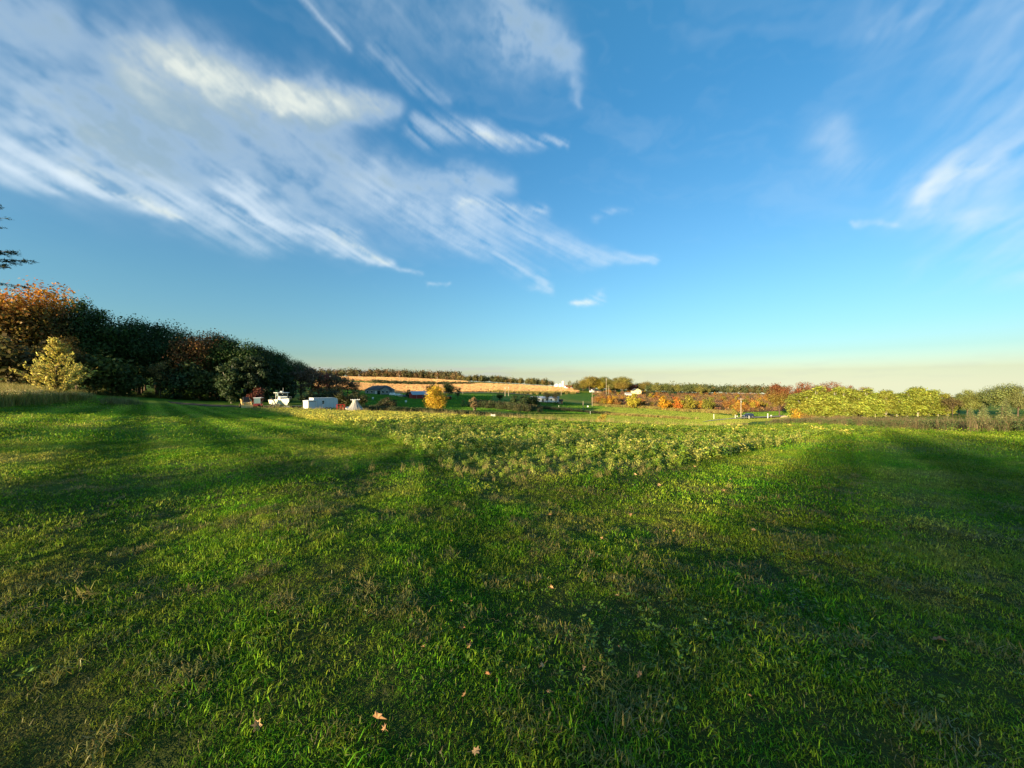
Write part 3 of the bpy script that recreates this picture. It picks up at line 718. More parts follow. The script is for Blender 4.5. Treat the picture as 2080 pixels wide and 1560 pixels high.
def build_crop():
    rng = np.random.default_rng(9)
    CL = leaf_mat('crop_leaf', attr=True, trans=.35, spread=.5, rough=.5, spec=.3, hue=.03, patch=.3)
    def plant(seed, n, h, rad, leaf, colr):
        g = np.random.default_rng(seed)
        t = g.random(n); a = g.uniform(0, 2 * np.pi, n); rr = rad * (.3 + .7 * g.random(n)) * (1.1 - .4 * t)
        C = np.stack([rr * np.cos(a), rr * np.sin(a), h * (.12 + .88 * t)], -1)
        out = np.stack([np.cos(a), np.sin(a), np.zeros(n)], -1)
        Nn = out * .6 + [0, 0, .9] + .5 * g.normal(size=(n, 3))
        V, F = leaf_quads(C, Nn, leaf * g.uniform(.6, 1.35, n), g, .62, out + [0, 0, .2])
        Vb, Fb = blades(seed + 100, 9, rad * .6, h * .9, .004, .7)
        Fb4 = np.concatenate([Fb, Fb[:, 2:3]], 1)     # thin stems as degenerate-free quads
        Vs = []; Fs = []
        k = len(V)
        for i in range(0, n, 2):                       # petioles
            c = C[i]; Vs += [[0.0, 0.0, 0.0], [.006, 0.0, 0.0], [c[0] + .004, c[1], c[2]], [c[0], c[1], c[2]]]
            Fs.append([k, k + 1, k + 2, k + 3]); k += 4
        return np.vstack([V, Vs]), np.vstack([F, Fs]), colr
    cols = [(.165, .250, .020), (.200, .260, .026), (.125, .215, .016)]
    near = [proto('plant', *plant(80 + i, 50, .26, .18, .030, 0)[:2], CL, cols[i % 3]) for i in range(5)]
    pale = [proto('plant', *plant(90 + i, 34, .32, .16, .036, 0)[:2], CL, (.30, .31, .06)) for i in range(2)]
    far = [proto('plant', *plant(95 + i, 80, .34, .36, .046, 0)[:2], CL, cols[i % 3]) for i in range(3)]
    lit_yel = [proto('plant', *plant(105 + i, 80, .34, .36, .046, 0)[:2], CL, (.50, .46, .075)) for i in range(2)]  # sunlight on the far left put into a brighter yellow leaf colour
    P = np.array(PLOT); x0, y0 = P.min(0); x1, y1 = P.max(0)
    k = 80000; x = rng.uniform(x0, x1, k * 4); y = y0 + (y1 - y0) * rng.random(k * 4)
    keep = in_poly(x, y, PLOT); x, y = x[keep], y[keep]
    dens = np.where(y < 16, 17, np.where(y < 30, 8.0, 3.6)) / (k * 4 / ((x1 - x0) * (y1 - y0)))
    q = rng.random(len(x)) < dens; x, y = x[q], y[q]
    z = gz(x, y); s = rng.uniform(.6, 1.3, len(x))
    # stunted and thin towards the near corner
    edge = np.clip((np.hypot(x - 1, y - 7.5)) / 6, .45, 1); s *= edge
    nr = y < 24
    scatter('crop_plants', np.stack([x, y, z], -1)[nr], s[nr], near + pale, 'knee-high broad-leaved green crop in the near part of the plot', 'crop', .2)
    lit_far = (~nr) & (rng.random(len(x)) < np.clip((-6 - x + .1 * (y - 40)) / 10, 0.02, .92)); fr = (~nr) & (~lit_far)
    scatter('crop_plants', np.stack([x, y, z], -1)[fr], s[fr], far, 'dense green crop towards the crest of the field', 'crop', .2)
    scatter('crop_plants', np.stack([x, y, z], -1)[lit_far], s[lit_far] * 1.35, lit_yel, 'yellow crop at the far left of the plot, sunlight painted into its leaves', 'crop', .2)
    # dry weed stalks sticking up along the far edge
    W = leaf_mat('dry_weed', attr=True, trans=.2, spread=.4, fixed=None)
    weeds = [proto('weed', *blades(120 + i, 26, .25, .85, .010, .3, .3), W, (.26, .22, .075)) for i in range(3)]
    e = A_((530, 60), (620, 65), (760, 61), (900, 59), (1000, 56.5), (1100, 53), (1200, 50.5), (1300, 49), (1400, 47.5), (1500, 47))
    e = np.array(e); t = rng.uniform(0, len(e) - 1.001, 900); i = t.astype(int); f = (t - i)[:, None]
    w = e[i] * (1 - f) + e[i + 1] * f + rng.normal(size=(900, 2)) * [.8, 1.2]
    scatter('weed_stalks', np.stack([w[:, 0], w[:, 1], gz(w[:, 0], w[:, 1])], -1), rng.uniform(.5, 1.15, 900), weeds, 'tan dry weed stalks fringing the far edge of the crop', 'weeds', .1)
    # tawny tuft patch and fallen husks at the near corner
    cx = rng.normal(0, 1, (60, 2)) * [2.2, .8] + [.3, 8.4]
    scatter('weed_stalks', np.stack([cx[:, 0], cx[:, 1], gz(cx[:, 0], cx[:, 1])], -1), rng.uniform(.12, .26, 60), weeds, 'thin straw-coloured tufts at the near corner of the plot', 'weeds', .5)
build_crop()

def band(rng, path, n, sd):
    e = np.array(path, float); L = np.r_[0, np.cumsum(np.hypot(*np.diff(e, axis=0).T))]
    t = rng.uniform(0, L[-1], n); x = np.interp(t, L, e[:, 0]); y = np.interp(t, L, e[:, 1])
    x = x + rng.normal(0, sd, n); y = y + rng.normal(0, sd, n); return x, y, t / L[-1]
def build_rough():
    rng = np.random.default_rng(17)
    W = leaf_mat('tall_weed', attr=True, trans=.3, spread=.45)
    def weedp(seed, n, h, rad, w, col, tuft=0):
        V, F = blades(seed, n, rad, h, w, .45, .4); F = np.concatenate([F, F[:, 2:3]], 1) if False else F
        return proto('weed', V, F, W, col)
    def leafy(seed, n, h, rad, leaf, col):
        g = np.random.default_rng(seed); t = g.random(n); a = g.uniform(0, 2 * np.pi, n); rr = rad * g.random(n) ** .5 * (1.05 - .5 * t)
        C = np.stack([rr * np.cos(a), rr * np.sin(a), h * t], -1)
        V, F = leaf_quads(C, rdir(g, n) + [0, 0, .3], leaf * g.uniform(.5, 1.3, n), g, .4, np.tile([0, 0, 1.0], (n, 1)) + .8 * g.normal(size=(n, 3)))
        return proto('weed', V, F, W, col)
    # unmown grass along the left
    tall = [weedp(200 + i, 70, 1.15, .55, .014, (.25, .21, .05)) for i in range(3)] + [weedp(210 + i, 55, 1.0, .55, .014, (.13, .16, .03)) for i in range(2)]
    plume = [leafy(220 + i, 70, .38, .5, .05, (.55, .42, .18)) for i in range(2)]
    path = [(-62, 24), (-46, 27), (-38, 25), (-42, 34), (-50, 40), (-58, 46), (-62, 52)]
    poly = [(-75, 12), (-34, 16), (-32.5, 22), (-40, 31), (-50, 42), (-56, 49.5), (-70, 56), (-95, 48)]
    x = rng.uniform(-95, -32, 16000); y = rng.uniform(12, 56, 16000); k = in_poly(x, y, poly); x, y = x[k][:5200], y[k][:5200]
    s = rng.uniform(.75, 1.15, len(x))
    scatter('tall_grass', np.stack([x, y, gz(x, y)], -1), s, tall, 'tall unmown tawny grass along the left side of the lawn', 'tall grass', .12)
    q = rng.random(len(x)) < .45
    scatter('seed_heads', np.stack([x, y, gz(x, y) + .85], -1)[q], s[q], plume, 'pale seed heads on top of the tall grass at the left', 'seed heads', .2)
    # weeds at the foot of the wood
    x, y, _ = band(rng, [(-88, 66), (-93, 78), (-90, 90), (-80, 99), (-66, 106)], 500, 1.5)
    dk = [leafy(230 + i, 110, 1.1, .8, .09, (.030, .060, .012)) for i in range(3)]
    scatter('undergrowth', np.stack([x, y, gz(x, y)], -1), rng.uniform(.5, 1.3, 500), dk, 'dark leafy undergrowth at the foot of the shaded wood', 'undergrowth', .1)
    # long weedy strip along the right of the lawn
    br = [leafy(240 + i, 130, 1.25, .65, .075, c) for i, c in enumerate([(.125, .140, .050), (.085, .125, .034), (.150, .145, .060), (.070, .120, .030)])]
    bs = [weedp(250 + i, 40, 1.45, .5, .012, (.16, .125, .06)) for i in range(2)]
    path = [(52, 12), (47, 20), (42.5, 29), (43.5, 36), (46, 43), (50, 52), (55, 63), (58, 73), (59, 82)]
    x, y, t = band(rng, path, 3000, 1.15); 
    scatter('brush', np.stack([x, y, gz(x, y)], -1), rng.uniform(.42, .88, len(x)), br + bs, 'brownish weedy brush strip along the right edge of the lawn', 'brush', .1)
    # hedge lines across the valley
    vb = [leafy(260 + i, 120, 1.5, 1.3, .16, c) for i, c in enumerate([(.050, .065, .022), (.075, .075, .030), (.035, .055, .018)])]
    def line(pts, n, sd, s0, s1, lab, pr=vb, nm='hedge_weeds'):
        x, y, t = band(rng, A_(*pts), n, sd); scatter(nm, np.stack([x, y, gz(x, y)], -1), rng.uniform(s0, s1, n), pr, lab, 'weeds', .1)
    line([(740, 88), (860, 92), (960, 96), (1050, 98)], 420, 1.4, .6, 1.1, 'dark weed bank just below the crest in front of the pasture')
    line([(975, 150), (1020, 152), (1070, 150)], 420, 4.0, 1.0, 1.7, 'dense dark reed bed beside the valley pasture', [leafy(270 + i, 130, 1.7, .8, .14, c) for i, c in enumerate([(.10, .095, .035), (.07, .09, .028)])], 'reed_bed')
    gold = [weedp(280 + i, 60, 1.3, 1.2, .06, (.30, .24, .07)) for i in range(2)]
    line([(1080, 172), (1180, 178), (1240, 172)], 260, 2.0, .6, 1.1, 'dark weedy ditch running across the valley meadow')
    line([(1240, 170), (1330, 162), (1400, 154)], 300, 1.6, .5, .9, 'golden grassy ditch running across the lit meadow', gold, 'ditch_grass')
    line([(1210, 246), (1300, 240), (1430, 214), (1490, 192)], 700, 1.8, .6, 1.1, 'golden tall grass below the shrubby slope', gold, 'tall_grass')
    line([(760, 395), (860, 398), (950, 430)], 260, 4, 1.4, 2.6, 'dark hedge between the two far corn fields', vb, 'far_hedge')
    line([(1000, 300), (1060, 312), (1160, 365)], 200, 3, 1.0, 1.8, 'weedy verge along the far road', gold, 'verge')
    sl = [leafy(290 + i, 90, 1.4, 1.6, .22, c) for i, c in enumerate([(.24, .12, .055), (.20, .15, .045), (.28, .17, .05), (.17, .085, .06)])]
    x = rng.uniform(1205, 1625, 1800); D = rng.uniform(0, 1, 1800); n0 = np.interp(x, [1205, 1430, 1500, 1625], [258, 226, 200, 198]); D = n0 + D ** 1.1 * (400 - n0)
    X = (x - 1040) / 750 * D; scatter('slope_weeds', np.stack([X, D, gz(X, D)], -1), rng.uniform(.8, 1.6, 1800), sl, 'russet and brown weeds covering the far slope on the right', 'weeds', .1)
    # short grass standing on the valley meadows
    def mead(nm, near, far, n, col, lab, h=.16):
        pr = [proto('tuft', *blades(310 + i + n % 7, 60, 1.5, h, .035, .5, .4), W, tuple(v * q for v in col)) for i, q in enumerate((.85, 1.0, 1.2))]
        u = rng.random(n); v = rng.random(n)
        def ev(pl):
            e = np.array(A_(*pl)); t = u * (len(e) - 1.0001); i = t.astype(int); f = (t - i)[:, None]; return e[i] * (1 - f) + e[i + 1] * f
        p = ev(near) * (1 - v)[:, None] + ev(far) * v[:, None]; x, y = p[:, 0], p[:, 1]
        scatter(nm, np.stack([x, y, gz(x, y) + .10], -1), rng.uniform(.7, 1.2, n), pr, lab, 'grass', .05)
    mead('meadow_grass', [(1090, 96), (1250, 98), (1420, 104), (1520, 112)], [(1225, 240), (1320, 232), (1430, 205), (1490, 170)], 5200, (.22, .27, .035), 'sunlit yellow-green meadow grass in the valley right of centre')
    mead('meadow_grass', [(1040, 96), (1100, 97), (1200, 99)], [(1080, 150), (1150, 162), (1225, 172)], 1500, (.16, .21, .030), 'light green mown strip below the crest in the centre')
    mead('pasture_grass', [(720, 100), (850, 108), (940, 122), (985, 134)], [(690, 235), (800, 240), (900, 255), (1000, 262)], 4200, (.09, .21, .012), 'green pasture grass below the grey house')
    mead('pasture_grass', [(960, 135), (1060, 140), (1180, 160), (1215, 172)], [(975, 170), (1040, 178), (1120, 182), (1215, 178)], 1500, (.09, .21, .012), 'green hay field grass in the centre of the valley')
    mead('pasture_grass', [(1050, 205), (1130, 210), (1230, 215)], [(1060, 245), (1130, 252), (1225, 250)], 1200, (.10, .20, .016), 'green grass around the valley utility pole')
    mead('drive_grass', [(1500, 118), (1560, 120), (1610, 122)], [(1500, 138), (1560, 140), (1620, 142)], 700, (.20, .23, .035), 'sunlit grass in front of the gravel drive')
    mead('drive_grass', [(1500, 160), (1560, 162), (1640, 166)], [(1510, 192), (1560, 196), (1640, 190)], 800, (.13, .22, .02), 'green grass around the lone red maple')
    # standing dry corn on the far fields
    def corn(seed, n):
        g = np.random.default_rng(seed); C = np.stack([g.uniform(-2.6, 2.6, n), g.uniform(-.3, .3, n), g.uniform(.2, 1.9, n)], -1)
        V, F = leaf_quads(C, rdir(g, n) * [1, 1, .35], .42 * g.uniform(.6, 1.2, n), g, .5, np.tile([0, 0, 1.0], (n, 1)) + .8 * g.normal(size=(n, 3)))
        return proto('corn', V, F, leaf_mat('dry_corn_leaf', attr=True, trans=.25, spread=.25, patch=.15, hue=.01), ((.62, .36, .155), (.52, .32, .14), (.66, .42, .19))[seed % 3])
    cp = [corn(300 + i, 34) for i in range(3)]
    def fieldpts(near, far, n):
        u = rng.random(n); v = rng.random(n)
        def ev(pl):
            e = np.array(A_(*pl)); t = u * (len(e) - 1.0001); i = t.astype(int); f = (t - i)[:, None]; return e[i] * (1 - f) + e[i + 1] * f
        p = ev(near) * (1 - v)[:, None] + ev(far) * v[:, None]; return p[:, 0], p[:, 1]
    x, y = fieldpts([(700, 425), (800, 412), (900, 418), (955, 455)], [(690, 545), (800, 565), (885, 560), (945, 515)], 7000)
    scatter('dry_corn', np.stack([x, y, gz(x, y)], -1), rng.uniform(.8, 1.1, len(x)), cp, 'ripe tan corn standing on the upper far hillside', 'corn', .02)
    x, y = fieldpts([(640, 262), (800, 262), (900, 282), (1000, 302), (1060, 315), (1175, 372)], [(640, 372), (800, 375), (900, 392), (960, 470), (1060, 500), (1175, 470)], 12000)
    scatter('dry_corn', np.stack([x, y, gz(x, y)], -1), rng.uniform(.45, .7, len(x)), cp, 'tan stubble and corn on the lower far field', 'corn', .02)
build_rough()

# ------------------------------------------------------------------ trees
rg = random.Random(11)
def jit(c, s=.15):
    k = rg.uniform(1 - s, 1 + s); return tuple(v * k * rg.uniform(.93, 1.07) for v in c)
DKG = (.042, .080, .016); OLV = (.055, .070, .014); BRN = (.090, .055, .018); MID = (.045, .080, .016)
WOODG = 'trees of the wood on the left'
def wood(kind, px, D, top, col, label, wide=1.0, name='tree', cat='tree'):
    return tree(kind, px, D, hgt(px, D, top) * (.92 if px < 100 else .97), col, label, cat, name, WOODG, wide)
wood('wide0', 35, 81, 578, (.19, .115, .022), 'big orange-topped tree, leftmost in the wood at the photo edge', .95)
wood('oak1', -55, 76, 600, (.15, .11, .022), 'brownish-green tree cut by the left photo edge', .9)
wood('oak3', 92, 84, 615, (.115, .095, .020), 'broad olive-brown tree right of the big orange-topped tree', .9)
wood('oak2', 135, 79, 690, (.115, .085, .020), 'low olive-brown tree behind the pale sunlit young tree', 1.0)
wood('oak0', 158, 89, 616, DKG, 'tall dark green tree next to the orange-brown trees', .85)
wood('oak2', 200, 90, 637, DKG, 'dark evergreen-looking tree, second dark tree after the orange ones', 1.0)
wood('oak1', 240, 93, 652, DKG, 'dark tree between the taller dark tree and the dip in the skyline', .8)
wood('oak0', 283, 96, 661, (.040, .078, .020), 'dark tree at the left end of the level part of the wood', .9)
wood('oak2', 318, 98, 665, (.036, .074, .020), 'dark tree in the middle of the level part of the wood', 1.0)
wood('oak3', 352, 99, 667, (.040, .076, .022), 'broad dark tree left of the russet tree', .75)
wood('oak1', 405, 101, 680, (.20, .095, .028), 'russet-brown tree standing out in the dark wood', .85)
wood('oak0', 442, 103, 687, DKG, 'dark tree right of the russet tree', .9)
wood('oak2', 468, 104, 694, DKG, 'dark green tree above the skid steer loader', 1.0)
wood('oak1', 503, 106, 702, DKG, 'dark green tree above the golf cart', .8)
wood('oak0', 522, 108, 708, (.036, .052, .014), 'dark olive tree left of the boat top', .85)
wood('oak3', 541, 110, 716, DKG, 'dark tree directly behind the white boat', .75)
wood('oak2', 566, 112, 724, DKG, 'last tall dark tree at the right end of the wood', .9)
# lower front layer
for px, D, top, col, lab, k in [
    (20, 71, 690, (0.112, 0.090, 0.027), 'brown-green bush at the left edge behind the tall grass', 'bush0'),
    (60, 74, 720, (0.090, 0.090, 0.021), 'olive bush left of the pale sunlit young tree', 'bush1'),
    (178, 82, 728, (0.090, 0.105, 0.024), 'olive shrub just right of the pale sunlit tree', 'bush1'),
    (226, 85, 730, (0.112, 0.128, 0.027), 'rounded olive bush in front of the dark wood', 'bush0'),
    (262, 87, 745, (0.060, 0.087, 0.021), 'dark bush between the olive bush and the thin tan tree', 'bush1'),
    (326, 91, 738, (0.203, 0.150, 0.045), 'thin tan-leaved small tree in front of the wood', 'thin0'),
    (365, 93, 745, (0.045, 0.072, 0.021), 'dark bush below the level part of the wood', 'bush0'),
    (405, 95, 745, (0.083, 0.093, 0.021), 'olive bush below the russet tree', 'bush1'),
    (445, 97, 765, (0.053, 0.075, 0.021), 'dark bush left of the skid steer', 'bush0')]:
    tree(k, px, D, hgt(px, D, top), col, lab, 'tree' if 'tree' in lab.split(' in ')[0][-10:] else 'bush', 'shrub' if k.startswith('bush') else 'tree', 'shrubs along the foot of the wood')
for px, D, top, lab in [(470, 90, 735, 'grey-green poplar with pale stem, leftmost of those behind the vehicles'), (497, 92, 738, 'grey-green poplar behind the skid steer cab'),
                        (520, 93, 730, 'grey-green poplar behind the golf cart'), (548, 95, 738, 'slim grey-green poplar left of the boat'), (566, 97, 744, 'grey-green poplar behind the boat'),
                        (584, 99, 762, 'low grey-green poplar between boat and white shed')]:
    tree(rg.choice(['poplar0', 'poplar1', 'poplar2']), px, D, hgt(px, D, top), jit((.032, .055, .018)), lab, 'tree', 'poplar_tree', 'poplars behind the parked vehicles', .95)
tree('bush1', 519, 86, hgt(519, 86, 790), (.10, .030, .018), 'dark red shrub behind the golf cart', 'bush', 'shrub')
for i, (px, D, top, col, lab) in enumerate([(612, 116, 752, (.075, .050, .028), 'thin brown tree next to the end of the dark wood'), (632, 125, 757, (.085, .052, .028), 'bare-looking brown tree above the white shed'),
        (648, 130, 760, (.24, .060, .030), 'reddish-orange topped tree above the white trailer'), (668, 135, 765, (.085, .055, .028), 'brown twiggy tree right of the reddish tree'),
        (684, 140, 764, (.17, .075, .030), 'orange-brown thin tree right of the white trailer'), (705, 145, 772, (.080, .055, .028), 'brown thin tree above the grey cone'), (722, 150, 780, (.090, .060, .026), 'last brown thin tree before the corn field')]):
    tree(['thin0', 'thin1'][i % 2], px, D, hgt(px, D, top) * 1.08, tuple(v * 1.5 for v in col), lab, 'tree', 'tree', 'thin brown trees at the end of the wood', 1.25)
for px, D, top, col, lab in [(625, 100, 795, (.035, .05, .015), 'dark shrub behind the white shed'), (655, 104, 792, (.05, .06, .018), 'olive shrub behind the white trailer'), (700, 100, 800, (.065, .065, .018), 'olive-yellow shrub behind the red rack'),
                             (728, 108, 800, (.06, .06, .02), 'shrub right behind the grey cone'), (790, 97, 809, (.055, .050, .022), 'brown-green shrub on the slope in front of the grey house'), (775, 98, 812, (.05, .055, .02), 'smaller shrub left of the slope shrub below the house'),
                             (680, 112, 790, (.06, .055, .02), 'brown shrub between trailer and cone')]:
    tree(rg.choice(['bush0', 'bush1']), px, D, hgt(px, D, top), col, lab, 'bush', 'shrub', 'shrubs behind the parked things', 1.15)
# depth of the wood: rows behind the visible edge
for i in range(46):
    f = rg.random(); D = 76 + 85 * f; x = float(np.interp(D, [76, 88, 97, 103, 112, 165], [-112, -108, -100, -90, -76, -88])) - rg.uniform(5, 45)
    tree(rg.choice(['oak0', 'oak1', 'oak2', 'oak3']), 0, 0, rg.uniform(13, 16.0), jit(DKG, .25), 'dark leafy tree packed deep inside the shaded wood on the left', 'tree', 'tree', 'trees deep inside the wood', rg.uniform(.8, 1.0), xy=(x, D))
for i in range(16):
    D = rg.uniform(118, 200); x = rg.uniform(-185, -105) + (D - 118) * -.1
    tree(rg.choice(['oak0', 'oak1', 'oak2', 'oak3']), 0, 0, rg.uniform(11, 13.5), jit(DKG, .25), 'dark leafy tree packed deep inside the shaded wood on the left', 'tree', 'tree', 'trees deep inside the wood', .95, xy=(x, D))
# pale sunlit young tree at the left
tree('spire', 115, 40, hgt(115, 40, 694), (.50, .43, .09), 'pale yellow-green young tree glowing in sunlight before the dark wood', 'tree', 'young_tree', None, .85)
# reedy tuft on the lawn
tree('egg', 885, 105, hgt(885, 105, 788), (.50, .33, .030), 'bright yellow rounded tree just beyond the crop field', 'tree', 'yellow_tree', None, .95)
tree('poplar2', 963, 105, hgt(963, 105, 808), (.22, .155, .070), 'small beige thin-leaved tree right of the bright yellow tree', 'tree', 'small_tree', None, 1.2)
tree('bush1', 1222, 74, hgt(1222, 74, 843), (.34, .26, .035), 'small golden bush peeping over the crop edge', 'bush', 'shrub')
tree('oak1', 912, 200, hgt(912, 200, 779), (.050, .070, .020), 'dark green tree behind the yellow tree', 'tree', 'tree', None, .9)
tree('bush0', 882, 205, hgt(882, 205, 784), (.040, .060, .018), 'dark bushy tree above the yellow tree', 'tree', 'tree')
tree('thin0', 930, 205, hgt(930, 205, 787), (.075, .080, .028), 'sparse tree right of the dark green tree behind the yellow one', 'tree', 'tree')
tree('bush1', 832, 195, hgt(832, 195, 793), (.045, .085, .020), 'round green bush left of the red barn', 'bush', 'shrub')
tree('bush0', 1015, 215, hgt(1015, 215, 800), (.050, .085, .018), 'rounded green bush on the verge of the far road', 'bush', 'shrub')
for px, D, top in [(1050, 165, 805), (1070, 172, 803), (1083, 176, 806), (1060, 160, 810)]:
    tree(rg.choice(['bush0', 'bush1']), px, D, hgt(px, D, top), jit((.05, .075, .02)), 'dark green shrub in the clump at the end of the reed bed', 'bush', 'shrub', 'shrubs at the end of the reed bed', 1.3)
for px, D, top, lab in [(1112, 222, 797, 'thin shrub in front of the long white house, left one'), (1128, 222, 797, 'thin shrub in front of the long white house, right one')]:
    tree('thin1', px, D, hgt(px, D, top), (.07, .07, .03), lab, 'bush', 'shrub')

# ---- right: poplar row, maples, pines
tree('maple_red', 1583, 162, hgt(1583, 162, 784), (.215, .160, .030), 'maple with red top and golden base beside the gravel drive', 'tree', 'maple_tree', None, 1.0)
for px, D, top, lab in [(1626, 150, 782, 'red-topped maple right of the lone maple'), (1650, 148, 788, 'dark red maple behind the start of the poplar row'), (1683, 145, 781, 'tallest red-topped maple behind the poplar row'),
                        (1722, 142, 788, 'red-topped maple behind the middle of the poplar row'), (1752, 140, 790, 'last red-topped maple behind the poplar row')]:
    tree('maple_red1', px, D, hgt(px, D, top), (.20, .11, .03), lab, 'tree', 'maple_tree', 'red maples behind the poplars', .95)
pr = [(1618, 103, 808), (1635, 101, 800), (1655, 100, 796), (1674, 99, 800), (1694, 97, 793), (1714, 96, 797), (1735, 95, 800), (1756, 94, 796), (1778, 93, 801), (1800, 92, 797), (1822, 91, 801), (1843, 90, 794), (1864, 89, 793), (1886, 88, 800), (1906, 87, 804), (1926, 86, 809)]
for i, (px, D, top) in enumerate(pr):
    tree(['poplar0', 'poplar1', 'poplar1'][i % 3], px, D, hgt(px, D, top) * rg.uniform(.90, 1.12), jit((.225, .255, .036), .16), 'yellow-green poplar number %s from the left in the dense row' % ['one', 'two', 'three', 'four', 'five', 'six', 'seven', 'eight', 'nine', 'ten', 'eleven', 'twelve', 'thirteen', 'fourteen', 'fifteen', 'sixteen'][i], 'tree', 'poplar_tree', 'yellow-green poplar row', rg.uniform(1.15, 1.45))
for i in range(14):                                   # second line of the same row
    px = 1625 + i * 22; D = 108 - i * .9
    tree(['poplar0', 'poplar1'][i % 2], px, D, hgt(px, D, 803), jit((.19, .21, .034), .12), 'yellow-green poplar of the back line of the dense row', 'tree', 'poplar_tree', 'back line of the poplar row', 1.4)
tree('bush1', 1622, 90, hgt(1622, 90, 832), (.40, .25, .030), 'golden shrub at the left foot of the poplar row', 'bush', 'shrub', None, 1.1)
tree('bush0', 1640, 86, hgt(1640, 86, 842), (.30, .20, .045), 'low straw-gold shrub in front of the poplar row', 'bush', 'shrub', None, 1.2)
tree('bush0', 1700, 80, hgt(1700, 80, 845), (.22, .15, .050), 'low tawny shrub in front of the red maples', 'bush', 'shrub', None, 1.5)
tree('bush1', 1738, 62, hgt(1738, 62, 849), (.070, .080, .028), 'dark green weedy bush in the brush strip', 'bush', 'shrub', None, 1.2)
for px, D, top, col, k, lab, w in [
    (1935, 84, 808, (.095, .075, .030), 'thin1', 'thin russet tree at the end of the poplar row', 1.0),
    (1965, 84, 796, (.14, .155, .040), 'oak0', 'pale olive tree right of the poplar row', 1.0),
    (1990, 88, 800, (.12, .14, .040), 'oak2', 'olive tree between the poplar row and the tall pine', 1.0),
    (2035, 80, 785, (.110, .130, .040), 'oak1', 'tall olive tree near the right photo edge', 1.0),
    (2068, 78, 790, (.115, .125, .045), 'oak2', 'olive tree next to the right photo edge', 1.0),
    (2115, 78, 790, (.11, .13, .04), 'oak0', 'olive tree cut by the right photo edge', 1.0),
    (1948, 92, 803, (.050, .065, .022), 'oak2', 'dark shadowy tree behind the end of the poplar row', .9)]:
    tree(k, px, D, hgt(px, D, top), tuple(v * 1.45 for v in col), lab, 'tree', 'tree', 'olive trees at the right', w)
for px, D, top, lab in [(1998, 70, 822, 'small grey-green spruce at the right, left of two'), (2043, 72, 812, 'grey-green spruce at the right, right of two'), (1972, 72, 828, 'lowest grey-green spruce beside the olive trees')]:
    tree('spruce1', px, D, hgt(px, D, top), (.22, .25, .10), lab, 'spruce', 'spruce_tree', None, 1.2)

# ---- shrubby slope in the right middle distance
GOLD = [(.42, .25, .025), (.36, .17, .03), (.30, .23, .03), (.22, .19, .03), (.24, .12, .035), (.40, .20, .04)]
for i in range(110):
    px = rg.uniform(1215, 1560); D0 = np.interp(px, [1215, 1430, 1500, 1560], [252, 222, 205, 205]); f = rg.random() ** 2.4; D = D0 + f * 150
    h = rg.uniform(3.0, 6.2) if f < .25 else rg.uniform(2.0, 4.2)
    gi = rg.randrange(6)
    where = ('low on the far slope' if f < .12 else 'halfway up the far slope' if f < .4 else 'high on the far slope') + (' below the farm and yellow house' if px < 1320 else ' below the dark spruces' if px < 1430 else ' near the tall pole')
    tree(rg.choice(['bush0', 'bush1', 'bush2', 'bush2']), px, D, h, jit(GOLD[gi], .2), ['golden', 'orange-brown', 'yellow-green', 'olive-gold', 'russet', 'bright orange'][gi] + ' autumn shrub ' + where, 'bush', 'shrub', 'gold and orange shrubs on the slope', rg.uniform(.85, 1.3))
for px, D, top, col, lab in [(1287, 235, 802, (.38, .32, .035), 'bright yellow-green small tree among the slope shrubs'), (1350, 228, 806, (.46, .25, .02), 'bright golden small tree on the slope below the dark pines'), (1378, 226, 808, (.44, .16, .03), 'orange small tree right of the bright golden one'),
                             (1395, 222, 805, (.25, .22, .03), 'tall green-gold bush on the slope'), (1440, 216, 809, (.20, .20, .03), 'broad green-gold bush left of the tall utility pole'), (1492, 172, 832, (.28, .27, .05), 'yellow-green bush by the foot of the tall utility pole'),
                             (1500, 330, 806, (.46, .22, .03), 'orange bush on the far slope right of the pole'), (1527, 320, 808, (.48, .22, .03), 'bright orange round bush on the far slope')]:
    tree('bush1', px, D, hgt(px, D, top), col, lab, 'tree', 'small_tree')
# ---- farm cluster and far trees on the skyline
far_list = [(1172, 400, 774, (.10, .10, .03), 'spruce0'), (1184, 402, 776, (.16, .14, .03), 'oak2'), (1197, 398, 768, (.19, .15, .030), 'oak1'), (1208, 404, 770, (.21, .16, .028), 'oak0'), (1216, 398, 773, (.26, .21, .025), 'oak2'), (1226, 405, 769, (.15, .15, .035), 'oak1'),
            (1238, 398, 773, (.13, .13, .035), 'oak0'), (1250, 402, 771, (.14, .13, .035), 'oak2'), (1265, 392, 769, (.17, .15, .030), 'oak1'), (1262, 380, 778, (.19, .14, .03), 'oak3'), (1283, 396, 781, (.20, .07, .04), 'oak0'), (1298, 400, 781, (.13, .13, .04), 'oak2'),
            (1310, 398, 778, (.17, .14, .04), 'oak1'), (1322, 380, 782, (.08, .10, .03), 'oak0'), (1335, 372, 780, (.15, .15, .04), 'oak2'), (1348, 375, 781, (.12, .14, .04), 'oak1'), (1362, 372, 784, (.10, .12, .04), 'pine'), (1377, 376, 783, (.16, .16, .04), 'oak2'),
            (1393, 372, 783, (.10, .12, .045), 'oak0'), (1404, 374, 783, (.11, .13, .045), 'oak1'), (1420, 370, 787, (.18, .17, .04), 'oak3'), (1436, 376, 789, (.16, .16, .04), 'oak0')]
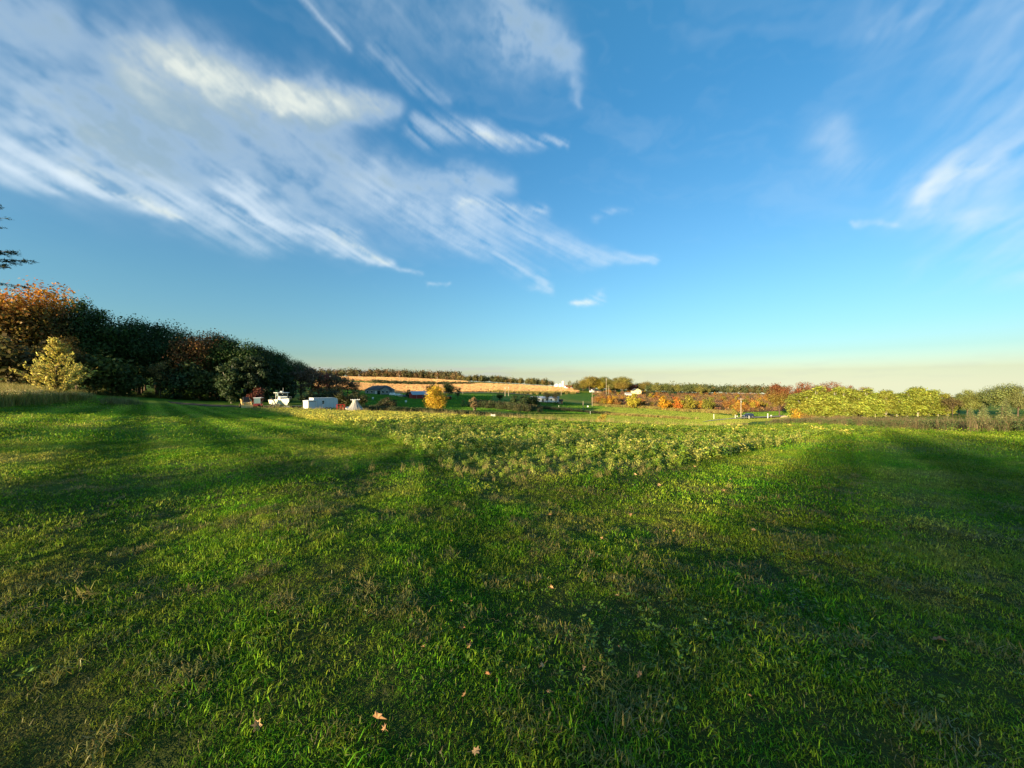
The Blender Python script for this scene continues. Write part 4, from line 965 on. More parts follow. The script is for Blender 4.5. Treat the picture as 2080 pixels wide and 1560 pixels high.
nth = ['spruce at the left end of the far farm trees', 'tree beside the farm spruce', 'broad golden-green tree above the farmhouse', 'golden tree right of the broad farm tree', 'yellowest tree in the farm group', 'tree left of the tall farm pole', 'tree right of the tall farm pole',
       'round tree in the right half of the farm group', 'tall rounded tree at the right end of the farm group', 'brownish tree in front of the tall rounded farm tree', 'dull red tree left of the pale yellow house', 'tree right behind the pale yellow house',
       'tree with orange tinge right of the pale yellow house', 'dark tree right of the yellow house', 'tree above the golden slope shrubs, first of the long row', 'tree in the long row above the slope, second', 'dark pine in the long row above the slope', 'pale tree right of the dark pine on the skyline',
       'grey-green tree near the right end of the skyline row', 'second grey-green tree near the right end of the skyline row', 'yellowish tree at the right end of the skyline row', 'last low tree of the skyline row']
for (px, D, top, col, k), lab in zip(far_list, nth):
    tree(k, px, D, hgt(px, D, top) * 1.06, tuple(v * 1.4 for v in col), lab, 'tree', 'tree', 'far trees on the skyline', 1.4)
for px, D, top, lab in [(1316, 340, 788, 'dark spruce right of the pale yellow house'), (1327, 335, 796, 'smaller dark spruce below the far trees'), (1361, 345, 795, 'dark spruce among the slope trees'), (1374, 345, 797, 'short dark spruce left of the far grey-green trees')]:
    tree('spruce1', px, D, hgt(px, D, top), (.045, .065, .025), lab, 'spruce', 'spruce_tree', None, 1.1)

# far woods that read as one mass
def far_wood(name, pts, n, H, cols, label, spread=14, leaves=110, leaf=.85):
    rng = np.random.default_rng(len(name) * 7 + n); Vs = []; Fs = []; k = 0; Cs = []
    e = np.array(A_(*pts)); 
    for i in range(n):
        t = rng.uniform(0, len(e) - 1.001); a = int(t); p = e[a] * (1 - (t - a)) + e[a + 1] * (t - a)
        x = p[0] + rng.normal(0, 3); y = p[1] + rng.uniform(0, spread); h = H * rng.uniform(.6, 1.3); z = G(x, y)
        d = rdir(rng, leaves); r = rng.random(leaves) ** .35
        C = np.stack([d[:, 0] * .34 * h * r, d[:, 1] * .34 * h * r, .56 * h + d[:, 2] * .44 * h * r], -1) * (1 + .12 * rng.normal(size=(leaves, 1))) + [x, y, z]
        V, F = leaf_quads(C, d + .5 * rng.normal(size=(leaves, 3)), leaf * rng.uniform(.6, 1.3, leaves) * h / 12, rng, .75)
        Vs.append(V); Fs.append(F + k); k += len(V); c = cols[rng.integers(len(cols))]; Cs.append(np.tile([*(np.array(c) * rng.uniform(.8, 1.2)), 1], (len(V), 1)))
    o = obj_np(name, np.vstack(Vs), np.vstack(Fs), leaf_mat('far_foliage', attr=True, spread=.3, patch=.1))
    ca = o.data.attributes.new('tint', 'FLOAT_COLOR', 'POINT'); ca.data.foreach_set('color', np.vstack(Cs).astype(np.float32).ravel())
    o['kind'] = 'stuff'; o['label'] = label; o['category'] = 'wood'
FARC = [(.15, .095, .045), (.12, .10, .04), (.17, .11, .045), (.09, .085, .035), (.19, .115, .05), (.10, .10, .035)]
far_wood('ridge_wood', [(560, 560), (700, 572), (800, 580), (880, 585), (930, 560)], 460, 11.5, FARC, 'brown autumn wood along the top of the far corn hill')
far_wood('hedgerow_wood', [(930, 540), (1000, 545), (1060, 550), (1125, 530)], 260, 8.5, [(.15, .13, .035), (.10, .105, .035), (.19, .13, .04), (.12, .12, .04)], 'mixed green and gold tree line right of the corn hill', 20)
far_wood('skyline_wood', [(1405, 440), (1470, 430), (1540, 420), (1610, 400)], 200, 8.5, [(.10, .12, .045), (.13, .13, .045), (.08, .10, .04), (.17, .12, .045)], 'grey-green tree line on the right skyline left of the maples', 25)
far_wood('farm_wood', [(1168, 412), (1230, 418), (1300, 412), (1380, 400), (1455, 392)], 130, 9.0, [(.15, .14, .035), (.12, .125, .04), (.19, .15, .035), (.10, .11, .04)], 'mixed trees filling the skyline behind the far farm and yellow house', 18)
far_wood('distant_wood', [(1180, 620), (1300, 600), (1450, 560)], 120, 9.0, [(.10, .115, .05), (.12, .12, .05)], 'distant low tree line right of the farm on the horizon', 30)
far_wood('distant_wood', [(-500, 300), (-200, 330), (150, 420), (600, 640)], 160, 12, FARC, 'distant brown wood behind the near wood on the left', 40)

# ---- trees behind the viewer, whose long shadows lie on the lawn
_u = Vector((math.sin(R(SUN_AZ)), math.cos(R(SUN_AZ)))); _v = Vector((math.cos(R(SUN_AZ)), -math.sin(R(SUN_AZ))))
SHADE = [(-72, -21.0, 10.5, 'thin1', .75), (-80, -16.0, 12.0, 'thin0', .7), (-70, -8.6, 11.0, 'thin1', .35), (-85, -3.6, 11.0, 'thin0', .45), (-70, 4.0, 13, 'thin1', .9), (-84, 3.0, 14, 'thin0', .8), (-72, 10, 14, 'thin0', 1.0), (-88, 9, 15, 'thin1', 1.0), (-70, 17, 14.5, 'thin1', 1.1),
         (-86, 16, 15, 'thin0', 1.0), (-68, 25, 15, 'thin0', 1.2), (-84, 24, 16, 'thin1', 1.1), (-72, 33, 15, 'oak1', 1.1), (-70, 42, 15, 'oak3', 1.0), (-72, 52, 15, 'oak0', 1.1), (-9, -.6, 1.5, 'bush0', 1.2), (-10, 1.2, 1.75, 'bush1', 1.3), (-9.5, 3.2, 1.8, 'bush0', 1.3)]  # the low shrubs are added unseen to darken the near lawn
for u_, v_, H, k, w in SHADE:
    p = _u * u_ + _v * v_
    tree(k, 0, 0, H, (.06, .08, .02), ('leafy tree' if H > 5 else 'low shrub added to shade the near lawn,') + ' standing behind the viewpoint, outside the photograph', 'tree' if H > 5 else 'bush', 'tree' if H > 5 else 'shrub', 'trees and shrubs behind the viewpoint', w, xy=(p.x, p.y))
def edge_conifer():
    rng = np.random.default_rng(77); e = thing('conifer_tree', 'dark conifer whose branch tips enter at the left photo edge', 'conifer', (-17.15, 10.2, G(-17.15, 10.2)))
    tr = MB(); tr.tube([(0, 0, -.1), (.05, 0, 3), (0, .05, 7), (0, 0, 11)], [.20, .16, .09, .015], 10); tr.build('trunk', BARK, e, True)
    C = []; ax = []; Nn = []; br = MB()
    for i in range(85):
        z = 4.75 + 6.1 * rng.random() ** 1.25; a = rng.uniform(0, 2 * np.pi); L = 2.9 * (1 - (z - 4.2) / 7.2) ** .9 * rng.uniform(.75, 1.0) + .1
        if i < 8: a = [-.25, -.05, .12, -.45, .35, .02, -.15, .25][i]; z = [4.9, 5.35, 5.6, 5.2, 5.5, 6.15, 6.3, 6.6][i]; L = [2.9, 3.1, 3.05, 2.8, 2.8, 2.9, 2.75, 2.4][i]
        d = np.array([math.cos(a), math.sin(a), 0]); sd = np.array([-d[1], d[0], 0])
        f = lambda t: d * (L * t) + np.array([0, 0, z - .30 * L * t * (1 - .75 * t)])
        br.tube([tuple(f(0)), tuple(f(.5)), tuple(f(1))], [.03, .016, .004], 5)
        for j in range(int(9 + L * 5)):                                   # side twigs
            t = .2 + .8 * rng.random(); p = f(t); s = rng.choice([-1, 1]); l = .55 * (1.08 - t) * L / 3 + .10
            td = d * .8 + sd * s * rng.uniform(.4, .9) + np.array([0, 0, rng.uniform(-.35, .2)]); td /= np.linalg.norm(td)
            br.tube([tuple(p), tuple(p + td * l)], [.006, .002], 3)
            m = int(10 + l * 60); tt = rng.random(m); q = p + td * (tt * l)[:, None] + rng.normal(size=(m, 3)) * .02
            C.append(q); ax.append(td * .9 + .55 * rng.normal(size=(m, 3))); Nn.append(rng.normal(size=(m, 3)))
        m = 26; tt = .6 + .42 * rng.random(m); q = np.array([f(t) for t in tt]) + rng.normal(size=(m, 3)) * .02
        C.append(q); ax.append(d + .5 * rng.normal(size=(m, 3))); Nn.append(rng.normal(size=(m, 3)))
    C = np.vstack(C); V, F = leaf_quads(C, np.vstack(Nn), .05 * rng.uniform(.6, 1.3, len(C)), rng, .16, np.vstack(ax))
    br.build('branches', BARK, e); c = obj_np('needles', V, F, NEEDLE, e); c.color = (.030, .050, .022, 1)
edge_conifer()
def reedy_tuft():
    rng = np.random.default_rng(5); W = leaf_mat('tall_weed')
    P = [proto('weed', *blades(400 + i, 46, .5, .85, .014, .4, .4), W, c) for i, c in enumerate([(.12, .13, .035), (.18, .16, .06), (.10, .12, .03)])]
    x, y, t = band(rng, A_((222, 45), (240, 50), (262, 55)), 130, .55)
    scatter('weed_patch', np.stack([x, y, gz(x, y)], -1), rng.uniform(.5, 1.15, 130), P, 'small weedy patch left unmown on the lawn before the wood', 'weeds', .1)
reedy_tuft()

# ------------------------------------------------------------------ parked things beyond the crop
WHITE = mat('white_paint', (.68, .68, .64), .35, 0, .05, 1.5, .5)
GELCOAT = mat('gelcoat', (.70, .67, .56), .22, 0, .03, .8, .5)
GREYW = mat('bluish_white', (.55, .58, .61), .55, 0, .10, 1.2, .3)  # bluish grey with the trailer side's shade put into the colour
BLACKP = mat('black_plastic', (.015, .016, .018), .5, 0, .1, 2, .3)
RUBBER = mat('rubber', (.018, .018, .018), .85, 0, .1, 3, .2)
STEEL = mat('galvanised_steel', (.36, .37, .37), .45, .6, .15, 2, .5)
GLASSD = mat('dark_glass', (.012, .018, .022), .06, 0, .02, 1, .7)
TANP = mat('tan_yellow_paint', (.52, .36, .13), .45, 0, .10, 3, .4)
REDP = mat('red_paint', (.34, .030, .022), .5, 0, .15, 2, .4)
MAROON = mat('maroon_paint', (.16, .018, .022), .4, 0, .1, 2, .4)
GREYS = mat('grey_sheet_metal', (.32, .30, .27), .6, .2, .15, 1.3, .4)
RUST = mat('rusty_steel', (.20, .075, .035), .8, .1, .3, 4, .3)
WOODP = mat('pale_wood', (.42, .33, .22), .8, 0, .2, 5, .2)
TEAL = mat('smoky_windshield', (.10, .16, .17), .08, 0, .05, 1, .6)
FACE = lambda px: -math.atan((px - 1040) / 750)          # heading of something whose front (-y) looks at the viewer

def skid_steer():
    px, D = 500, 72; e = thing('skid_steer', 'tan skid steer loader with dark cab and bucket, leftmost of the parked machines', 'skid steer', at3(px, D), FACE(px) + .12)
    b = MB(); b.box((0, .55, .75), (1.25, 2.0, .75)); b.box((0, 1.45, 1.0), (1.35, .55, 1.1)); b.prism([(-.55, .62), (.5, .62), (.5, 1.0), (-.35, .9)], 'y', -.75, -.4); b.build('body', TANP, e)
    c = MB(); c.prism([(-.45, 1.1), (.85, 1.1), (.95, 2.02), (.85, 2.12), (-.15, 2.12), (-.35, 1.6)], 'x', -.46, .46)
    cab = c.build('cab', BLACKP, e); MB().prism([(-.40, 1.18), (-.28, 1.6), (-.10, 2.0), (-.12, 2.02), (-.31, 1.62), (-.44, 1.18)], 'x', -.38, .38).build('windscreen', GLASSD, cab)
    for s in (-1, 1):
        a = MB(); a.tube([(s * .72, 1.5, 1.65), (s * .74, .2, 1.55), (s * .74, -.75, .85), (s * .70, -1.05, .35)], [.11, .12, .11, .09], 6); a.build('lift_arm', TANP, e)
        MB().tube([(s * .6, 1.1, 1.0), (s * .68, 0.1, 1.45)], .05, 6).build('hydraulic_ram', STEEL, e)
        for y in (-.05, 1.1):
            w = MB().wheel((s * .82, y, .42), .42, .30).build('wheel', RUBBER, e); MB().wheel((s * .90, y, .42), .22, .18).build('rim', TANP, w)
        MB().box((s * .42, -.50, 1.05), (.14, .08, .1)).build('headlight', WHITE, e)
    k = MB(); k.prism([(-1.15, .08), (-1.75, .06), (-1.78, .10), (-1.25, .16), (-1.12, .62), (-1.06, .66), (-1.02, .4)], 'x', -.92, .92); k.build('bucket', TANP, e)
skid_steer()

def golf_cart():
    px, D = 524.5, 76; e = thing('golf_cart', 'golf cart with white roof and dark red body between skid steer and boat', 'golf cart', at3(px, D), FACE(px) - .25)
    b = MB(); b.prism([(-1.2, .30), (-1.22, .62), (-.85, .85), (-.62, .88), (-.55, .45), (.1, .42), (.1, .72), (1.15, .72), (1.2, .35)], 'x', -.60, .60); b.build('body', MAROON, e)
    MB().bevbox((0, .38, .82), (1.1, .55, .16), .04).build('seat', BLACKP, e); MB().bevbox((0, .62, 1.08), (1.1, .12, .42), .04).build('backrest', BLACKP, e)
    MB().prism([(-.85, 1.98), (1.05, 1.98), (1.0, 2.06), (-.78, 2.06)], 'x', -.68, .68).build('roof', WHITE, e)
    MB().prism([(-.82, .88), (-.79, .88), (-.62, 1.96), (-.65, 1.96)], 'x', -.54, .54).build('windshield', TEAL, e)
    for s in (-1, 1):
        MB().tube([(s * .58, -.84, .86), (s * .60, -.64, 1.98)], .025, 6).build('post', BLACKP, e); MB().tube([(s * .58, .95, .7), (s * .60, .9, 1.98)], .025, 6).build('post', BLACKP, e)
        for y in (-.8, .8):
            w = MB().wheel((s * .55, y, .24), .24, .20).build('wheel', RUBBER, e); MB().wheel((s * .60, y, .24), .13, .14).build('rim', STEEL, w)
        MB().bevbox((s * .40, -1.17, .58), (.2, .08, .12), .02).build('headlight', WHITE, e)
    MB().tube([(0.25, -.55, .9), (.25, -.30, 1.08)], .02, 6).wheel((.25, -.27, 1.1), .18, .03, 'y').build('steering_wheel', BLACKP, e)
golf_cart()

def boat():
    px, D = 573, 78; e = thing('motor_boat', 'white centre-console motor boat on a trailer, bow towards the viewer', 'boat', at3(px, D), FACE(px) + .34)
    # bow at -y, stern at +y ; heights above the ground on its trailer
    secs = []
    for t in np.linspace(0, 1, 9):
        y = -3.6 + 7.4 * t; w = 1.32 * min(1, (t * 1.9 + .02) ** .62); zk = .42 + 1.15 * max(0, 1 - t * 3.0) ** 1.8; zs = 2.10 - .42 * t ** .8; zc = zk + (.62 if t > .1 else .45) * (1 - .25 * t)
        wc = w * (.52 + .36 * t)
        secs.append([(0, y, zk), (wc * .55, y, zk + (zc - zk) * .55), (wc, y, zc), (w, y, zs), (w * .88, y + .02, zs + .02), (-w * .88, y + .02, zs + .02), (-w, y, zs), (-wc, y, zc), (-wc * .55, y, zk + (zc - zk) * .55)])
    MB().loft(secs).build('hull', GELCOAT, e, False)
    rr = MB()
    for s in (-1, 1): rr.tube([(s * .05, -3.55, 2.14)] + [(s * 1.34 * min(1, (t * 1.9 + .02) ** .62), -3.6 + 7.4 * t, 2.12 - .42 * t ** .8) for t in np.linspace(.06, 1, 9)], .045, 5)
    rr.build('rub_rail', WHITE, e)
    for s in (-1, 1):
        r = MB(); pts = [(s * (.2 + .95 * min(1, t * 2.2)), -3.2 + 3.2 * t, 2.55 - .10 * t) for t in np.linspace(0, 1, 6)]; r.tube(pts, .02, 5)
        for p in pts[::2]: r.tube([p, (p[0] * .97, p[1], 2.05)], .015, 5)
        r.build('bow_rail', STEEL, e)
    MB().prism([(-.55, 1.75), (-.75, 2.25), (-.5, 2.62), (.5, 2.62), (.6, 1.75)], 'x', -.62, .62).build('console', GELCOAT, e)
    ws = MB().prism([(-.53, 2.64), (-.50, 2.64), (-.10, 3.10), (-.14, 3.10)], 'x', -.72, .72).build('windshield', GLASSD, e)
    MB().box((0, -.33, 2.87), (.05, .05, .5)).build('mullion', WHITE, ws)
    for s in (-1, 1):
        MB().tube([(s * .85, -.45, 1.9), (s * .92, -.35, 3.22)], .035, 6).build('tower_leg', WHITE, e); MB().tube([(s * .85, 1.0, 1.8), (s * .92, .9, 3.22)], .035, 6).build('tower_leg', WHITE, e)
        MB().prism([(-.30, 2.6), (.9, 2.55), (.86, 3.15), (-.10, 3.15)], 'x', s * .80 - .01, s * .80 + .01).build('side_curtain', TEAL, e)
    MB().loft([[(x * k, y * k + .3, z) for x, y in ((-1.15, -1.05), (0, -1.2), (1.15, -1.05), (1.2, 1.0), (0, 1.05), (-1.2, 1.0))] for k, z in ((.96, 3.24), (1.0, 3.29), (.97, 3.36))]).build('hard_top', WHITE, e)
    MB().lathe([(.06, 3.36), (.06, 3.46), (.30, 3.47), (.32, 3.55), (.27, 3.63), (.05, 3.65)], 16, (0, .2, 0)).build('radar_dome', WHITE, e)
    MB().tube([(.5, .9, 3.35), (.55, 1.0, 4.3)], .012, 4).build('antenna', STEEL, e)
    for s in (-.45, .45):
        MB().bevbox((s, 4.15, 1.75), (.5, .7, .8), .08).box((s, 4.1, 1.0), (.2, .3, .9)).build('outboard_motor', BLACKP, e)
    t = MB()
    for s in (-1, 1): t.box((s * .62, .8, .42), (.09, 6.0, .12)); t.tube([(s * .62, -2.1, .42), (0, -3.9, .46)], .05, 6); t.box((s * .5, 1.2, .62), (.16, 3.0, .09))
    for y in (-1.2, .6, 2.4): t.box((0, y, .40), (1.5, .09, .09))
    t.box((0, -3.0, .85), (.08, .08, .9)); t.tube([(0, -3.8, .45), (0, -3.8, .03)], .04, 6); t.build('trailer_frame', STEEL, e)
    for s in (-1, 1):
        for y in (1.3, 2.15):
            w = MB().wheel((s * 1.05, y, .36), .36, .22).build('wheel', RUBBER, e); MB().wheel((s * 1.10, y, .36), .19, .16).build('rim', WHITE, w)
        MB().prism([(.85, .66), (1.0, .82), (2.45, .82), (2.6, .66), (2.45, .76), (1.0, .76)], 'x', s * 1.05 - .13, s * 1.05 + .13).build('mudguard', WHITE, e)
boat()

def white_shed():
    px, D = 629.5, 76; e = thing('storage_shed', 'small white metal shed left of the large white trailer', 'shed', at3(px, D, -.05), FACE(px) + .50)
    MB().box((0, 0, .98), (1.75, 1.9, 1.86)).build('wall', WHITE, e)
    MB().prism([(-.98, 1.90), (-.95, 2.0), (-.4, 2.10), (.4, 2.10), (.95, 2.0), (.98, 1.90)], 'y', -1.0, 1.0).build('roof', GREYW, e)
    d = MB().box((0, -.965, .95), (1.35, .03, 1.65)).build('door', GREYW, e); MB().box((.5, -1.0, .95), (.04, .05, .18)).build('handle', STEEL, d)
    for x in (-.69, .69): MB().box((x, -.975, .98), (.05, .05, 1.72)).build('door_frame', STEEL, e)
    MB().box((0, -.975, 1.84), (1.5, .06, .07)).build('lintel', RUST, e)
    MB().box((0, 0, .02), (1.9, 2.0, .14)).build('base', RUST, e)
white_shed()
def white_trailer():
    px, D = 657.5, 80; e = thing('box_trailer', 'large white box trailer with one small window', 'trailer', at3(px, D), FACE(px) + .42)
    L, H0, H1 = 5.1, .55, 2.72
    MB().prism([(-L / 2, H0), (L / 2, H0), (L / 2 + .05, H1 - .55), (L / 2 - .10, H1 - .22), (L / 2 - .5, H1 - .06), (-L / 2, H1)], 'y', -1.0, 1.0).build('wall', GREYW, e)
    MB().prism([(-L / 2 - .03, H1 - .02), (L / 2 - .5, H1 - .08), (L / 2 - .5, H1 - .02), (-L / 2 - .03, H1 + .05)], 'y', -1.04, 1.04).build('roof', WHITE, e)
    for i in range(1, 6): MB().box((-L / 2 + i * L / 6, -1.008, 1.55), (.03, .015, 1.9)).build('panel_seam', STEEL, e)
    w = MB().box((-.55, -1.015, 1.80), (.52, .03, .78)).build('window', WHITE, e)
    for z in (1.62, 1.98): MB().box((-.55, -1.035, z), (.40, .02, .28)).build('pane', GLASSD, w)
    for x in (.2, 1.0):
        q = MB().wheel((x, -.95, .33), .33, .2, 'y').build('wheel', RUBBER, e); MB().wheel((x, -1.0, .33), .17, .14, 'y').build('rim', WHITE, q)
    MB().box((0, 0, .46), (L, 1.7, .14)).tube([(L / 2, 0, .46), (L / 2 + .9, 0, .46)], .05, 6).build('chassis', STEEL, e)
white_trailer()
def red_rack():
    px, D = 692, 77; e = thing('steel_rack', 'red steel frame rack between the white trailer and the grey cone', 'rack', at3(px, D), FACE(px) + .2)
    for x in (-.7, 0, .7):
        for y in (-.5, .5): MB().box((x, y, .75), (.10, .10, 1.5)).build('post', REDP, e)
    for z in (.35, .95, 1.5):
        for y in (-.5, .5): MB().box((0, y, z), (1.5, .06, .09)).build('beam', REDP, e)
    for z in (.42, 1.02): MB().box((0, 0, z), (1.45, 1.0, .04)).build('shelf', RUST, e)
    MB().tube([(-.6, -.55, .4), (.0, -.55, .95)], .03, 5).tube([(.6, -.55, .4), (.0, -.55, .95)], .03, 5).build('brace', REDP, e)
    f = thing('oil_drum', 'brown drum standing beside the red steel rack', 'drum', at3(698.5, 76.5), 0)
    MB().lathe([(.29, 0), (.30, .03), (.29, .06), (.29, .30), (.305, .32), (.29, .34), (.29, .58), (.305, .60), (.29, .62), (.29, .86), (.30, .88), (.27, .89)], 18).build('body', RUST, f); MB().lathe([(.27, .885), (.27, .875), (.05, .875)], 18).build('lid', RUST, f)
red_rack()
def grey_cone():
    px, D = 721.5, 75; e = thing('cone_hood', 'grey flared metal cone with a flat bar on top', 'hood', at3(px, D, .12), FACE(px))
    MB().lathe([(1.25, 0), (1.32, .05), (1.32, .52), (1.28, .55)], 28).build('base_ring', GREYS, e)
    MB().lathe([(1.60, .52), (1.62, .58), (1.35, .82), (1.08, 1.12), (.84, 1.48), (.66, 1.82), (.58, 1.95)], 28).build('skirt', GREYS, e)
    MB().lathe([(.56, 1.93), (.55, 2.42), (.58, 2.44)], 24).build('neck', GREYS, e)
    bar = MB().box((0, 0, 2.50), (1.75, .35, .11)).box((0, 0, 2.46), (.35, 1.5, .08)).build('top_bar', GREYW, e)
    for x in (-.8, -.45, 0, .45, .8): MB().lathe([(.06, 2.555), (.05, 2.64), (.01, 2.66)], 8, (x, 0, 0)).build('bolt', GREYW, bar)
    for k in range(14):
        a = 2 * math.pi * k / 14; c, s = math.cos(a), math.sin(a)
        MB().tube([(1.615 * c, 1.615 * s, .60), (1.36 * c, 1.36 * s, .84), (1.09 * c, 1.09 * s, 1.14), (.85 * c, .85 * s, 1.50), (.59 * c, .59 * s, 1.95)], .018, 4).build('rib', GREYS, e)
    t = thing('gas_tank', 'small white gas tank behind the grey cone', 'tank', at3(708, 78), .3)
    MB().lathe([(.05, -.62), (.26, -.52), (.33, -.38), (.33, .38), (.26, .52), (.05, .62)], 14).build('shell', WHITE, t).rotation_euler = (0, R(90), 0)
    t.children[0].location = (0, 0, .75)
    for x in (-.35, .35): MB().box((x, 0, .22), (.1, .5, .45)).build('foot', STEEL, t)
grey_cone()
def tyre(px, D, r, label, flat=False, rz=0):
    e = thing('tyre', label, 'tyre', at3(px, D, r if not flat else .15), rz, 'tyres by the grey cone')
    n = 18; prof = [(r * .55, -.12), (r * .85, -.15), (r, -.09), (r, .09), (r * .85, .15), (r * .55, .12)]
    o = MB(); rings = [[(t, rr * math.cos(2 * math.pi * k / n), rr * math.sin(2 * math.pi * k / n)) for k in range(n)] for rr, t in prof]; o.loft(rings + [rings[0]], False, False)
    b = o.build('carcass', RUBBER, e); 
    if flat: b.rotation_euler = (0, R(90), 0)
tyre(741, 76, .55, 'large black tyre standing right of the grey cone', rz=FACE(741) + 1.9)
tyre(748, 77, .50, 'black tyre leaning right of the large tyre', rz=FACE(748) + 1.2)
tyre(756, 76.5, .42, 'rightmost small black tyre past the grey cone', rz=FACE(756) + 1.7)
def flat_trailer():
    e = thing('flat_trailer', 'low dark flatbed trailer with pale planks between boat and white shed', 'trailer', at3(603, 80), FACE(603) + .9)
    for i in range(6): MB().box((-.75 + i * .3, 0, .62 + .01 * (i % 2)), (.27, 2.6, .05)).build('plank', WOODP, e)
    MB().box((-.85, 0, .52), (.08, 2.7, .12)).box((.85, 0, .52), (.08, 2.7, .12)).box((0, -1.3, .5), (1.7, .08, .1)).box((0, 1.3, .5), (1.7, .08, .1)).tube([(0, -1.3, .5), (0, -2.4, .48)], .05, 6).build('frame', BLACKP, e)
    for s in (-1, 1):
        w = MB().wheel((s * .98, .2, .3), .30, .18).build('wheel', RUBBER, e); MB().wheel((s * 1.02, .2, .3), .15, .14).build('rim', STEEL, w)
    p = thing('pallet_stack', 'low heap of brown pallets left of the boat', 'pallets', at3(543, 78), .4)
    for k in range(3):
        q = MB()
        for y in (-.5, 0, .5): q.box((0, y, .05 + k * .15), (1.2, .09, .09))
        for i in range(6): q.box((-.5 + i * .2, 0, .11 + k * .15), (.13, 1.15, .025))
        q.build('pallet', WOODP, p)
    c = thing('cable_drum', 'small wooden cable drum near the heap of pallets', 'drum', at3(549, 77), .2)
    MB().lathe([(.42, 0), (.42, .05), (.18, .06), (.18, .52), (.42, .53), (.42, .58)], 18).build('reel', WOODP, c)
flat_trailer()

# ------------------------------------------------------------------ buildings
SIDING = mat('grey_siding', (.20, .21, .20), .8, 0, .08, 1, .2); ROOFG = mat('grey_shingle', (.075, .078, .082), .9, 0, .2, 1.5, .2); TRIM = mat('trim', (.52, .52, .48), .6, 0, .05, 1, .3)
BARNRED = mat('barn_red', (.30, .035, .030), .8, 0, .2, 1.5, .2); TIN = mat('tin_roof', (.42, .45, .48), .4, .5, .12, .8, .5); CREAM = mat('cream_siding', (.78, .66, .34), .7, 0, .06, 1, .3)
CONC = mat('pale_concrete', (.68, .60, .46), .8, 0, .12, .3, .2); HW = mat('house_white', (.46, .49, .53), .7, 0, .06, .5, .3); DROOF = mat('dark_roof', (.045, .040, .042), .9, 0, .2, 1, .2); RROOF = mat('red_roof', (.26, .055, .035), .8, 0, .2, 1, .2)
def win(e, x, y, z, w, h, side='y', m=TRIM):
    if side == 'y':
        f = MB().box((x, y, z), (w, .06, h)).build('window', m, e); MB().box((x, y - .03, z), (w * .8, .05, h * .82)).build('pane', GLASSD, f)
    else:
        f = MB().box((x, y, z), (.06, w, h)).build('window', m, e); MB().box((x + .03 * (1 if x > 0 else -1), y, z), (.05, w * .8, h * .82)).build('pane', GLASSD, f)
def gable(e, L, W, H, rise, wall, roof, ov=.35, along='x', gname='roof'):
    """ridge along x; walls L x W, front at -y"""
    MB().box((0, 0, H / 2), (L, W, H)).build('wall', wall, e)
    g = MB()
    for x in (-L / 2 + .02, L / 2 - .02 - .1): g.prism([(-W / 2, H), (W / 2, H), (0, H + rise)], 'x', x, x + .1)
    g.build('gable', wall, e)
    a = W / 2 + ov; dz = rise * ov / (W / 2)
    r = MB()
    for s in (-1, 1):
        r.prism([(s * a, H - dz), (0, H + rise), (0, H + rise + .14), (s * a, H - dz + .14)], 'x', -L / 2 - ov, L / 2 + ov)
    return r.build(gname, roof, e)
def grey_house():
    px, D = 772, 225; e = thing('grey_house', 'grey single-storey house with hipped shingle roof on the far lawn', 'house', at3(px, D, .1), FACE(px) - .25)
    MB().box((0, 0, 1.35), (15.5, 8, 2.7)).build('wall', SIDING, e)
    h = MB(); h.loft([[(-8.2, -4.5, 2.65), (8.2, -4.5, 2.65), (8.2, 4.5, 2.65), (-8.2, 4.5, 2.65)], [(-4.2, -.05, 5.3), (4.2, -.05, 5.3), (4.2, .05, 5.3), (-4.2, .05, 5.3)]]); rf = h.build('roof', ROOFG, e)
    MB().box((-1.5, .8, 5.2), (.7, .7, 1.2)).build('chimney', mat('brick', (.25, .12, .08), .9, 0, .2, 5), rf)
    MB().box((4.2, -4.6, 1.3), (5.6, 1.6, 2.6)).build('wing_wall', SIDING, e)
    w = MB()
    for s in (-1, 1): w.prism([(4.2 + s * 3.2, 2.5), (4.2, 4.5), (4.2, 4.65), (4.2 + s * 3.2, 2.65)], 'y', -5.7, -1.0)
    w.build('wing_roof', ROOFG, e); MB().prism([(1.4, 2.58), (7.0, 2.58), (4.2, 4.4)], 'y', -5.4, -5.3).build('wing_gable', SIDING, e)
    for x in (3.0, 5.4): win(e, x, -5.42, 1.45, 1.3, 1.3)
    for x in (-6.2, -3.8): win(e, x, -4.03, 1.5, 1.3, 1.2)
    d = MB().box((-1.4, -4.03, 1.05), (1.0, .07, 2.1)).build('door', TRIM, e); MB().box((-1.05, -4.09, 1.0), (.08, .06, .08)).build('handle', STEEL, d)
    MB().box((.3, -4.04, 1.1), (1.6, .06, 2.0)).build('patio_door', GLASSD, e)
    win(e, -7.78, 0, 1.5, 1.4, 1.2, 'x')
grey_house()
def red_barn():
    px, D = 850, 190; e = thing('red_barn', 'low red barn with pale tin roof left of the yellow tree', 'barn', at3(px, D), FACE(px) + .35)
    gable(e, 8.0, 5.5, 2.3, 1.5, BARNRED, TIN)
    MB().box((-2.0, -2.79, 1.05), (2.2, .08, 2.0)).build('barn_door', BARNRED, e); MB().box((-2.0, -2.84, 1.05), (.1, .06, 2.0)).build('door_rail', TRIM, e)
    win(e, 1.6, -2.79, 1.3, .9, .8); win(e, 3.0, -2.79, 1.3, .9, .8)
    MB().tube([(3.2, .6, 3.2), (3.2, .6, 4.6)], .16, 8).build('flue', STEEL, e)
red_barn()
